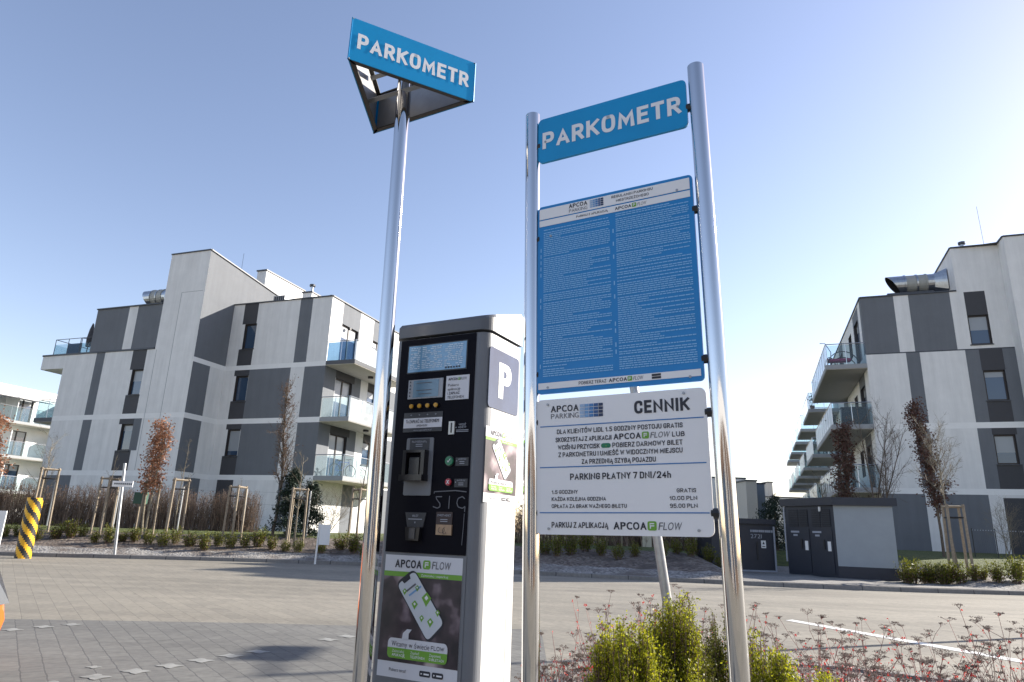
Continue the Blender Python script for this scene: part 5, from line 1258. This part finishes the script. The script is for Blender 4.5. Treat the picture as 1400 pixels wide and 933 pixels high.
# coin slot
m = MB(); F2(m, .060, .0825, 1.5065, 1.5505, mat('slot plate', (.45, .45, .43), .35, .4), .009); sl_ = m.build('coin_slot', bp); m = MB(); fr(m, rect(.069, .0735, 1.512, 1.5455), BLKR, -.0105, -.009); m.build('opening', sl_)
m = MB(); text(m, 'WRZUĆ', .099, .127, 1.535, 1.542, PALE, put, .02); text(m, 'MONETY', .097, .129, 1.526, 1.533, PALE, put, .02)
for z in (1.519, 1.514): m.poly([put(.09, z), put(.138, z), put(.138, z + .0022), put(.09, z + .0022)], PALE)
m.poly([put(.086, 1.529), put(.0905, 1.532), put(.0905, 1.526)], PALE)
m.build('lettering', bp)
# card reader
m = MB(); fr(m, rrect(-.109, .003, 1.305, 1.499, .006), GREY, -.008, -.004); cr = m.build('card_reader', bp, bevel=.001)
m = MB(); fr(m, rect(-.0935, -.0145, 1.457, 1.4955), STKG, -.010, -.008)
text(m, 'PŁATNOŚCI KARTĄ', -.084, -.024, 1.482, 1.4885, PALE, lambda x, z: (x, -.0108, z), .02)
for z in (1.475, 1.4685): m.poly([(-.068, -.0108, z), (-.04, -.0108, z), (-.04, -.0108, z + .0025), (-.068, -.0108, z + .0025)], PALE)
m.build('label', cr)
m = MB(); m.box(-.102, -.088, -.034, -.008, 1.365, 1.455, BLKR); m.box(-.028, -.0135, -.034, -.008, 1.365, 1.455, BLKR); m.box(-.088, -.028, -.034, -.008, 1.446, 1.455, BLKR)
m.prism([(-.104, -.008, 1.352), (-.0115, -.008, 1.352), (-.0115, -.046, 1.352), (-.104, -.046, 1.352)], (0, 0, .02), BLKR)
m.quad((-.088, -.012, 1.372), (-.028, -.012, 1.372), (-.028, -.012, 1.446), (-.088, -.012, 1.446), BLKP)
m.prism([(-.078, -.013, 1.372), (-.038, -.013, 1.372), (-.038, -.028, 1.372), (-.078, -.028, 1.372)], (0, 0, .058), mat('card slot', (.03, .033, .036), .25)); m.build('card_slot', cr)
# accept and cancel buttons with their labels
for x, z, r_, mt, t1 in ((.072, 1.418, .0155, BTG, 'AKCEPTUJ'), (.073, 1.349, .0115, BTR, 'ANULUJ')):
    m = MB(); m.tube([(x, -.010, z), (x, -.003, z)], r_ * 1.12, BLKR, 24); m.tube([(x, -.0145, z), (x, -.010, z)], [r_ * .95, r_], mt, 24); b_ = m.build('button', bp, smooth=True)
    m = MB()
    if mt is BTG: m.add([(x - .006, -.0152, z), (x - .002, -.0152, z - .006), (x + .0075, -.0152, z + .0065), (x + .0055, -.0152, z + .0075), (x - .002, -.0152, z - .0025), (x - .0045, -.0152, z + .0012)], [(0, 1, 4, 5), (1, 2, 3, 4)], SGL)
    else: text(m, 'X', x - .0055, x + .0055, z - .006, z + .006, SGL, lambda a, c: (a, -.0152, c), .04)
    m.build('symbol', b_)
    m = MB(); F2(m, .093, .143, z - .016, z + .011, STKG, .0055); text(m, t1, .104, .135, z + .003, z + .0085, PALE, put, .02)
    for k in (0, 1): m.poly([put(.11, z - .004 - k * .006), put(.129, z - .004 - k * .006), put(.129, z - .0018 - k * .006), put(.11, z - .0018 - k * .006)], PALE)
    m.poly([put(.0965, z), put(.1005, z + .003), put(.1005, z - .003)], PALE); m.build('label', bp)
# scratched graffiti
m = MB()
def stroke(pts, wd=.0035):
    for a, b in zip(pts[:-1], pts[1:]):
        a = np.array(a); b = np.array(b); d = b - a; n_ = np.array([-d[1], d[0]]); n_ = n_ / np.linalg.norm(n_) * wd / 2
        m.poly([put(*(a - n_)), put(*(b - n_)), put(*(b + n_)), put(*(a + n_))], SCR)
stroke([(.018, 1.312), (.018, 1.318), (.10, 1.322), (.143, 1.318)]); stroke([(.05, 1.302), (.026, 1.302), (.029, 1.294), (.043, 1.28), (.044, 1.27), (.034, 1.265), (.016, 1.27)]); stroke([(.079, 1.305), (.078, 1.264)])
stroke([(.138, 1.296), (.128, 1.303), (.112, 1.297), (.108, 1.283), (.114, 1.27), (.13, 1.266), (.14, 1.272), (.139, 1.255)]); stroke([(.1385, 1.25), (.137, 1.2), (.1345, 1.152)], .0022)
m.build('scratched_letters', bp)
# ticket outlet
m = MB(); fr(m, [(-.092, 1.25), (-.008, 1.25), (-.018, 1.203), (-.081, 1.203)], STKG, -.009, -.004); fr(m, [(-.080, 1.203), (-.021, 1.203), (-.024, 1.160), (-.074, 1.160)], BLKR, -.022, -.004)
tk = m.build('ticket_outlet', bp); m = MB(); fr(m, rect(-.06, -.038, 1.166, 1.2), mat('chute grey', (.06, .063, .07), .25), -.026, -.022); m.build('chute', tk)
m = MB(); P9 = lambda x, z: (x, -.0098, z); text(m, 'BILET', -.062, -.038, 1.236, 1.2425, PALE, P9, .03); m.poly([P9(-.078, 1.227), P9(-.022, 1.227), P9(-.022, 1.2298), P9(-.078, 1.2298)], PALE); m.poly([P9(-.053, 1.22), P9(-.047, 1.22), P9(-.05, 1.214)], PALE); m.build('lettering', tk)
# coin return
m = MB(); F2(m, .031, .093, 1.2145, 1.2535, mat('coin label brown', (.035, .02, .02), .5)); cn = m.build('coin_return', bp)
m = MB(); F2(m, .0345, .094, 1.181, 1.2135, BRASS, .010); m.tube([(.056 + .012 * math.cos(t), -.0105, 1.196 + .009 * math.sin(t)) for t in np.linspace(2, 7, 10)], .0008, INK, 3); m.tube([(.068 + .007 * math.cos(t), -.0105, 1.194 + .01 * math.sin(t)) for t in np.linspace(1.4, 6, 9)], .0008, INK, 3); m.build('flap', cn)
m = MB(); text(m, 'ZWROT MONET', .036, .088, 1.2395, 1.246, PALE, put, .02)
for k in (0, 1): m.poly([put(.048, 1.2285 - k * .006), put(.076, 1.2285 - k * .006), put(.076, 1.2307 - k * .006), put(.048, 1.2307 - k * .006)], PALE)
m.build('lettering', cn)

def photo_mat(name, lo):
    mm, t, b = nodes_mat(name); N = t.nodes.new; L = t.links.new
    tc = N('ShaderNodeTexCoord'); n = N('ShaderNodeTexNoise'); n.inputs['Scale'].default_value = 11; n.inputs['Detail'].default_value = 2.5; L(tc.outputs['Object'], n.inputs['Vector'])
    r = N('ShaderNodeValToRGB'); e = r.color_ramp.elements; e[0].position = .38; e[0].color = (.012, .010, .016, 1); e[1].position = .72; e[1].color = (.42, .36, .35, 1)
    k = e.new(.52); k.color = (.045, .03, .04, 1); k = e.new(.6); k.color = (.17, .13, .15, 1)
    L(n.outputs['Fac'], r.inputs['Fac']); L(r.outputs['Color'], b.inputs['Base Color']); b.inputs['Roughness'].default_value = .4
    return mm
PHO = photo_mat('poster photograph', 0)
def poster(parent, X0, X1, Zb, Zt, S, small=False):
    """advertising poster; S(x, z, layer) maps poster fractions (0..1, 0..1) to 3D"""
    base_ = MB(); base_.poly([S(0, 0, 0), S(1, 0, 0), S(1, 1, 0), S(0, 1, 0)], STK); po = base_.build('poster', parent)
    m = MB(); m.poly([S(0, .125, 1), S(1, .125, 1), S(1, .82, 1), S(0, .82, 1)], PHO)
    m.poly([S(0, .82, 2), S(1, .82, 2), S(1, .862, 2), S(0, .862, 2)], GRN); m.build('picture', po)
    m = MB(); tt = lambda s, a, b, c, d, mt, bold=.02, l=2, sh=0: text(m, s, a, b, c, d, mt, lambda x, z: S(x, z, l), bold, shear=sh)
    tt('APCOA', .14, .485, .895, .962, INK, .035); tt('FLOW', .62, .85, .898, .96, INKG, 0, 2, .12)
    flow_icon(m, .505, .60, .893, .967, lambda x, z: S(x, z, 2), lambda x, z: S(x, z, 3))
    tt('Zainstaluj i zaparkuj', .49, .83, .832, .85, SGL, .0, 3)
    # phone
    A = np.array([.395, .895]); Bc = np.array([.165, .76]); Cc = np.array([.63, .295]); Dd = np.array([.835, .46])
    def quadr(A, Bc, Cc, Dd, rad, n=4):
        out = []; P_ = [A, Bc, Cc, Dd]
        for i in range(4):
            p0, p1, p2 = P_[i - 1], P_[i], P_[(i + 1) % 4]; a = p1 + (p0 - p1) * rad / np.linalg.norm(p0 - p1); b = p1 + (p2 - p1) * rad / np.linalg.norm(p2 - p1)
            for t in np.linspace(0, 1, n + 1): out.append((1 - t) ** 2 * a + 2 * t * (1 - t) * p1 + t * t * b)
        return out
    m.poly([S(p[0], p[1], 3) for p in quadr(A, Bc, Cc, Dd, .07)], INK)
    ctr = (A + Bc + Cc + Dd) / 4; ins = [ctr + (p - ctr) * .925 for p in (A, Bc, Cc, Dd)]
    m.poly([S(p[0], p[1], 4) for p in quadr(*ins, .05)], PHW)
    nm = (ins[0] + ins[1]) / 2; dv = (ins[1] - ins[0]); dn = (Cc - Bc) / np.linalg.norm(Cc - Bc)
    m.poly([S(*(q), 5) for q in (nm - dv * .22, nm + dv * .22, nm + dv * .18 + dn * .035, nm - dv * .18 + dn * .035)], INK)
    uu = dv / np.linalg.norm(dv); uu = -uu
    for k, (a, L_) in enumerate(((.10, .13), (.15, .17))):
        s0 = ins[1] + dn * a + uu * .06; m.poly([S(*q, 5) for q in (s0, s0 + uu * L_, s0 + uu * L_ + dn * .018, s0 + dn * .018)], INKG if k == 0 else LG[1])
    for (px_, pz_, sc) in ((.295, .70, .030), (.455, .735, .028), (.58, .655, .062), (.435, .60, .040), (.535, .495, .030), (.73, .55, .030), (.645, .47, .040)):
        m.poly([S(px_ + a * sc, pz_ + b * sc * .85, 5) for a, b in ((0, 1), (1, .1), (.25, -.9), (0, -1.3), (-.25, -.9), (-1, .1))], GRN)
        m.poly([S(px_ + a * sc * .4, pz_ + (b * .4 + .1) * sc * .85, 6) for a, b in ((0, 1), (1, 0), (0, -1), (-1, 0))], SGL)
    # speech bubble
    m.poly([S(*q, 5) for q in ((.30, .31), (.31, .36), (.36, .395), (.42, .395), (.385, .36), (.385, .31))], STK)
    m.poly([S(x, z, 5) for x, z in rrect(.125, .875, .155, .315, .045, 4)], STK)
    m.poly([S(x, z, 6) for x, z in rrect(.125, .875, .155, .238, .04, 4, (0, 0, 1, 1))], GRN)
    tt('Witamy w świecie', .175, .655, .25, .292, INK, 0, 6); tt('FLOW', .675, .835, .253, .286, INK, .03, 6)
    for i, (s1, s2) in enumerate((('Zainstaluj', 'APLIKACJĘ'), ('Zapłać', 'TELEFONEM'), ('Zapomnij', 'O BILETACH'))):
        a = .19 + i * .235; tt(s1, a, a + (.15, .11, .14)[i], .203, .224, SGL, 0, 7); tt(s2, a, a + (.165, .18, .18)[i], .172, .192, SGL, .03, 7)
    tt('Pobierz teraz!', .16, .375, .05, .075, INK, 0, 2)
    for a in (.545, .70): m.poly([S(x, z, 2) for x, z in rrect(a, a + .135, .04, .085, .012, 2)], INK); m.poly([S(*q, 3) for q in ((a + .02, .055), (a + .04, .0625), (a + .02, .07))], SGL); m.poly([S(*q, 3) for q in ((a + .055, .056), (a + .12, .056), (a + .12, .068), (a + .055, .068))], SGL)
    m.build('print', po)
    return po
poster(tm, 0, 0, 0, 0, lambda x, z, l: (-.163 + .303 * x, -.0032 - .0006 * l, .742 + .370 * z))
# side: P plate and smaller poster
xs_ = .1925
m = MB(); sp = rrect(.016, .236, 1.600, 1.811, .014); m.prism([(xs_ + .001, y, z) for y, z in sp], (.0015, 0, 0), mat('P plate blue grey', (.035, .052, .095), .1, spec=.8, noise=.25, nscale=9)); pp = m.build('parking_plate', tm)
m = MB(); text(m, 'P', .088, .172, 1.642, 1.768, WPT, lambda y, z: (xs_ + .0032, y, z), .05); m.build('letter', pp)
poster(tm, 0, 0, 0, 0, lambda x, z, l: (xs_ + .0012 + .0005 * l, .013 + .227 * x, 1.288 + .247 * z))
m = MB(); m.box(xs_ - .001, xs_ + .0008, .199, .2005, .1, 1.28, INKG); m.build('side_seam', tm)

# ------------------------------------------------------------------ slanted galvanised post behind
a = at(867, 530, 4.3); b = at(913, 828, 4.3); d = (a - b); g0 = b - d * (b[2] / d[2]); tp_ = b + d * ((2.35 - b[2]) / d[2])
o = empty('leaning_post', (g0[0], g0[1], 0), 0, 'leaning grey galvanised post rising from the shrubs behind the price panel', 'post')
m = MB(); m.tube([(0, 0, 0) - (tp_ - g0) * .03, tp_ - g0], .03, STEEL, 14); m.build('shaft', o, smooth=True); m = MB(); m.tube([tp_ - g0, tp_ - g0 + (tp_ - g0) * .01], .033, BLACKM, 14); m.build('end_cap', o)

# ------------------------------------------------------------------ foreground shrubs
def boxwood(x, y, rx, ry, h, label, seed, dark=False, n=230):
    rg = np.random.default_rng(seed); o = empty('boxwood', (x, y, .03), 0, label, 'shrub', 'evergreen shrubs in the planting bed')
    st = MB(); lf = MB(); new = []; old = []
    lobes = [(rg.uniform(-.6, .6) * rx, rg.uniform(-.6, .6) * ry, rg.uniform(.66, 1.1)) for _ in range(13)]
    for k in range(n):
        lx, ly, lh = lobes[rg.integers(0, 13)]
        a = rg.uniform(0, 6.28); rr_ = math.sqrt(rg.uniform()) * .27
        tx, ty = lx + rr_ * rx * math.cos(a), ly + rr_ * ry * math.sin(a); e = (tx / rx) ** 2 + (ty / ry) ** 2
        H = h * lh * (1 - .33 * min(e, 1.3)) * (1 - .45 * rr_ ** 2 / .12 * .35) * rg.uniform(.86, 1.06)
        top = np.array([tx, ty, H]); bot = np.array([tx * .35, ty * .35, 0.0])
        mid = np.array([tx * .9, ty * .9, H * .55]) + rg.normal(size=3) * .01
        st.tube([bot, mid, top], [.004, .003, .0015], TWIG, 3, cap=False)
        for q in np.linspace(.0, 1, 16):
            p = mid + (top - mid) * q; (new if q > .45 else old).append(p)
        for q in np.linspace(.3, 1, 6): old.append(bot + (mid - bot) * q)
        # side shoots
        for s in range(5):
            q = rg.uniform(.3, 1.0); p = mid + (top - mid) * q; d_ = np.array([rg.normal() * .5, rg.normal() * .5, .8]); d_ /= np.linalg.norm(d_); L_ = rg.uniform(.03, .07)
            for u in np.linspace(.2, 1, 5): new.append(p + d_ * L_ * u)
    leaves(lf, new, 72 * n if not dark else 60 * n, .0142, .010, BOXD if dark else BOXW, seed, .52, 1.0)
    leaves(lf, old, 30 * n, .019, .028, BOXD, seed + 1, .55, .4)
    st.build('stems', o); lf.build('foliage', o); return o
boxwood(.57, 3.5, .24, .2, .73, 'low yellow green boxwood, leftmost in front of the price panel post', 101, n=330)
boxwood(.86, 3.75, .23, .22, .81, 'tallest yellow green boxwood below the price panel', 102, n=340)
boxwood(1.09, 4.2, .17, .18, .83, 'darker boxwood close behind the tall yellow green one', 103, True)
boxwood(1.25, 3.5, .25, .22, .71, 'broad boxwood partly hidden behind the right steel post', 104, n=290)
boxwood(1.52, 3.45, .15, .16, .58, 'small boxwood at the right foot of the broad one', 105, n=170)
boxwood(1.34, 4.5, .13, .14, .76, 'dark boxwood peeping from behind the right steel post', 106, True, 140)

def spiraea(x, y, n, hmin, hmax, spread, label, seed, red=1.0, head=.8, fine=True):
    rg = np.random.default_rng(seed); o = empty('dried_flower_shrub', (x, y, .03), 0, label, 'shrub', 'leafless red budded shrubs in the planting bed')
    st = MB(); bd = MB(); fl = MB(); bpts = []
    for k in range(int(n * 5)):
        az = rg.uniform(0, 6.28); sp = spread * 1.1 * math.sqrt(rg.uniform()); H = hmax * rg.uniform(.3, .72); b = np.array([rg.normal() * .1, rg.normal() * .1, 0]); t = np.array([sp * math.cos(az), sp * math.sin(az), H]); q_ = (b + t) / 2 + rg.normal(size=3) * .03
        mt = PSTM if rg.uniform() < .5 else RSTM; st.tube([b, q_, t], [.0026, .002, .001], mt, 3, cap=False)
        for s_ in range(3):
            p_ = q_ + (t - q_) * rg.uniform(0, .9); st.tube([p_, p_ + np.array([rg.normal() * .05, rg.normal() * .05, rg.uniform(.03, .1)])], [.0012, .0006], mt, 3, cap=False)
        if rg.uniform() < .5 * red: bpts.append(t)
    def umbel(p, d, s):
        for i in range(rg.integers(6, 10)):
            a = rg.uniform(0, 6.28); r_ = s * math.sqrt(rg.uniform()); e = p + np.array([r_ * math.cos(a), r_ * math.sin(a), s * .55 + rg.normal() * s * .08])
            st.tube([p, e], [.0009, .0006], RSTM, 3, cap=False)
            for q in range(9):
                c = e + rg.normal(size=3) * s * np.array([.2, .2, .07]); z = rg.uniform(.0022, .0042)
                fl.add([c + (z, 0, 0), c + (-z * .5, z * .8, 0), c + (-z * .5, -z * .8, 0), c + (0, 0, z)], [(0, 1, 3), (1, 2, 3), (2, 0, 3), (0, 2, 1)], UMB)
    for k in range(n):
        az = rg.uniform(0, 6.28); sp = spread * 1.35 * math.sqrt(rg.uniform()); H = rg.uniform(hmin, hmax)
        b = np.array([rg.normal() * .06, rg.normal() * .06, 0]); t = np.array([sp * math.cos(az), sp * math.sin(az), H]); K = 7
        w_ = rg.normal(size=3) * .03; pts = [b + (t - b) * q + w_ * math.sin(q * 5) * q + np.array([0, 0, -.03 * math.sin(q * math.pi)]) for q in np.linspace(0, 1, K)]
        mt = RSTM if rg.uniform() < .65 else PSTM
        st.tube(pts, [.0032 - .0018 * q for q in np.linspace(0, 1, K)], mt, 4, cap=False)
        ends = [(pts[-1], pts[-1] - pts[-2])]
        for s in range(rg.integers(2, 6)):
            q = rg.uniform(.3, .95) * (K - 1); j = int(q); p = pts[j] + (pts[min(j + 1, K - 1)] - pts[j]) * (q - j); d = np.array([rg.normal() * .5, rg.normal() * .5, 1]); d /= np.linalg.norm(d); L_ = rg.uniform(.06, .2)
            e = p + d * L_ + rg.normal(size=3) * .012; st.tube([p, (p + e) / 2 + rg.normal(size=3) * .006, e], [.0018, .0014, .0009], mt, 3, cap=False); ends.append((e, d))
            if rg.uniform() < red: bpts.append((p + e) / 2)
        for j in range(1, K):
            if rg.uniform() < .75 * red: bpts.append(pts[j] + rg.normal(size=3) * .003)
        for e, d in ends:
            if rg.uniform() < head: umbel(e, d, rg.uniform(.018, .042))
            elif rg.uniform() < red: bpts.append(e)
    if bpts:
        k = len(bpts); leaves(bd, bpts, k * 3, .013, .003, REDB, seed + 3, .6, .8); bd.build('buds', o)
    st.build('stems', o); fl.build('flower_heads', o); return o
SPT = [(.3, 3.5, 20, .3, .54, .22), (.42, 4.3, 18, .35, .62, .26), (.7, 4.9, 13, .45, .74, .3), (1.1, 5.0, 14, .5, .80, .3), (1.5, 4.9, 14, .5, .78, .3), (1.75, 4.2, 18, .4, .66, .3), (2.0, 3.8, 20, .36, .62, .32), (2.15, 4.7, 16, .45, .72, .34),
       (2.45, 4.2, 20, .42, .68, .34), (2.6, 3.7, 20, .32, .55, .34), (1.74, 3.2, 18, .28, .48, .26), (2.2, 3.2, 20, .28, .46, .3), (.25, 2.9, 10, .25, .42, .15)]
WHR = ['left of the left steel post foot', 'left of the yellow green boxwoods', 'behind the leftmost boxwood', 'behind the tallest boxwood', 'directly behind the right steel post', 'right of the broad boxwood', 'right of the small boxwood, in front', 'farther back, right of the right steel post',
       'under the white painted line', 'low in front of the tall flower heads', 'at the foot of the small boxwood', 'at the bottom edge right of the boxwoods', 'close beside the left steel post']
for i, a in enumerate(SPT):
    spiraea(*a, 'leafless red budded shrub ' + WHR[i], 200 + i)
spiraea(2.72, 3.95, 9, .66, .80, .16, 'tallest leafless shrub with big dried flower heads on the right', 231, .9, 1.0)
spiraea(3.05, 4.1, 6, .62, .76, .16, 'leafless shrub with dried heads just right of the tallest one', 232, .8, 1.0)
spiraea(2.95, 3.6, 8, .34, .46, .22, 'low dried flower heads in the lower right corner', 233, .6, 1.0)
spiraea(3.3, 3.9, 6, .3, .42, .2, 'few thin dried stems at the right frame edge', 234, .3, .6)
m = MB(); rg = np.random.default_rng(77)
for i in range(1500):
    x = rg.uniform(.25, 3.6); y = rg.uniform(2.6, 5.4); s = rg.uniform(.012, .035)
    p = np.array([x, y, .035 + s * .25]); vs_ = [p + s * np.array(q) * rg.uniform(.7, 1.2) for q in ((1, 0, 0), (-1, 0, 0), (0, 1, 0), (0, -1, 0), (0, 0, .6), (0, 0, -.6))]
    m.add(vs_, [(0, 2, 4), (2, 1, 4), (1, 3, 4), (3, 0, 4), (2, 0, 5), (1, 2, 5), (3, 1, 5), (0, 3, 5)], SGW if rg.uniform() < .25 else SLB)
tag(m.build('pebbles'), 'loose pale pebbles covering the planting bed', 'pebbles', kind='stuff')

# ------------------------------------------------------------------ unseen supermarket added behind the camera for polished steel and glass to mirror
o = empty('supermarket', (0, -17, 0), 0, 'unseen low brown supermarket with dark glass, added behind the viewer for the steel posts to mirror', 'supermarket')
m = MB(); BRW = mat('facade brown panel', (.16, .10, .065), .8, noise=.1, nscale=.8)
PILL = [(x0, x0 + w0, .01 * k, 4.9 - .01 * k, mt) for k, (x0, w0, mt) in enumerate(((-30, 2.4, PLB), (-26.5, 1.6, COP), (-5.5, 1.2, PLB), (-4, 1.4, PLD), (-2, 1.0, PLB), (.2, 1.2, COP), (5.6, .8, PLB), (7, 1.2, PLD), (22.6, 1.4, PLB), (25, 1.6, COP)))]  # pale and dark pillars added for the streaks mirrored in the posts
facade(m, (0, 0, 0), X, (0, 1, 0), [(-32, 28, -.1, 6.2, BRW)] + PILL + [(-32, 28, 4.9, 6.2, PLB), (-24, -6, .2, 3.6, 'hole'), (2, 5, 0, 3.4, 'hole'), (9, 22, .8, 3.4, 'hole')])
m.box(-32, 28, -18, -.3, 6.0, 6.3, COP)
m.quad((-32, 0, -.1), (-32, -18, -.1), (-32, -18, 6.2), (-32, 0, 6.2), PLB); m.quad((28, 0, -.1), (28, -18, -.1), (28, -18, 6.2), (28, 0, 6.2), PLB)
m.build('wall', o)
for a, b, c, d, n_ in ((-24, -6, .2, 3.6, 9), (2, 5, 0, 3.4, 2), (9, 22, .8, 3.4, 6)): window(o, (0, 0, 0), X, (0, 1, 0), a, b, c, d, n_)

# ------------------------------------------------------------------ potted plants on a few balconies
def pot(u, v, z, e, label, seed):
    rg = np.random.default_rng(seed); o = empty('potted_plant', inblock(e, u, v, z), YA, label, 'plant', 'potted plants on the balconies')
    m = MB(); m.tube([(0, 0, 0), (0, 0, .3)], [.12, .17], mat('terracotta pot', (.24, .11, .07), .8), 12); m.build('pot', o)
    m = MB(); leaves(m, [(0, 0, .4), (.05, .05, .55), (-.06, 0, .65), (0, -.05, .75), (0, 0, .9)], 130, .14, .1, CONI, seed, .4, .8); m.build('foliage', o)
pot(-1.55, 3.2, 6.9, br, 'potted plant by the outer glass of the middle right balcony', 1)
pot(-1.6, 13.4, 9.98, br, 'potted plant on the second top balcony of the right block', 2)
pot(1.4, 3.6, 3.68, bl, 'potted plant on the lowest sunny balcony of the left block', 3)
pot(1.5, 2.2, 6.76, bl, 'potted plant on the middle sunny balcony of the left block', 4)

# ------------------------------------------------------------------ far wood on the horizon
m = MB(); rg = np.random.default_rng(9); pts = []
for i in range(420):
    x = rg.uniform(-170, 190); y = 165 + rg.uniform(-8, 12); h = rg.uniform(4.5, 8)
    m.tube([(x, y, 0), (x + rg.normal() * .3, y, h * .8)], [.2, .05], BARK, 4, cap=False)
    for k in range(14): a = rg.uniform(0, 6.28); r_ = rg.uniform(0, 1.8); pts.append((x + r_ * math.cos(a), y + r_ * math.sin(a), h * rg.uniform(.3, 1)))
leaves(m, pts, 26000, .9, .5, TWIG, 4, .3, .3)
tag(m.build('distant_wood'), 'low bare wood along the horizon far beyond the car park', 'wood', kind='stuff')
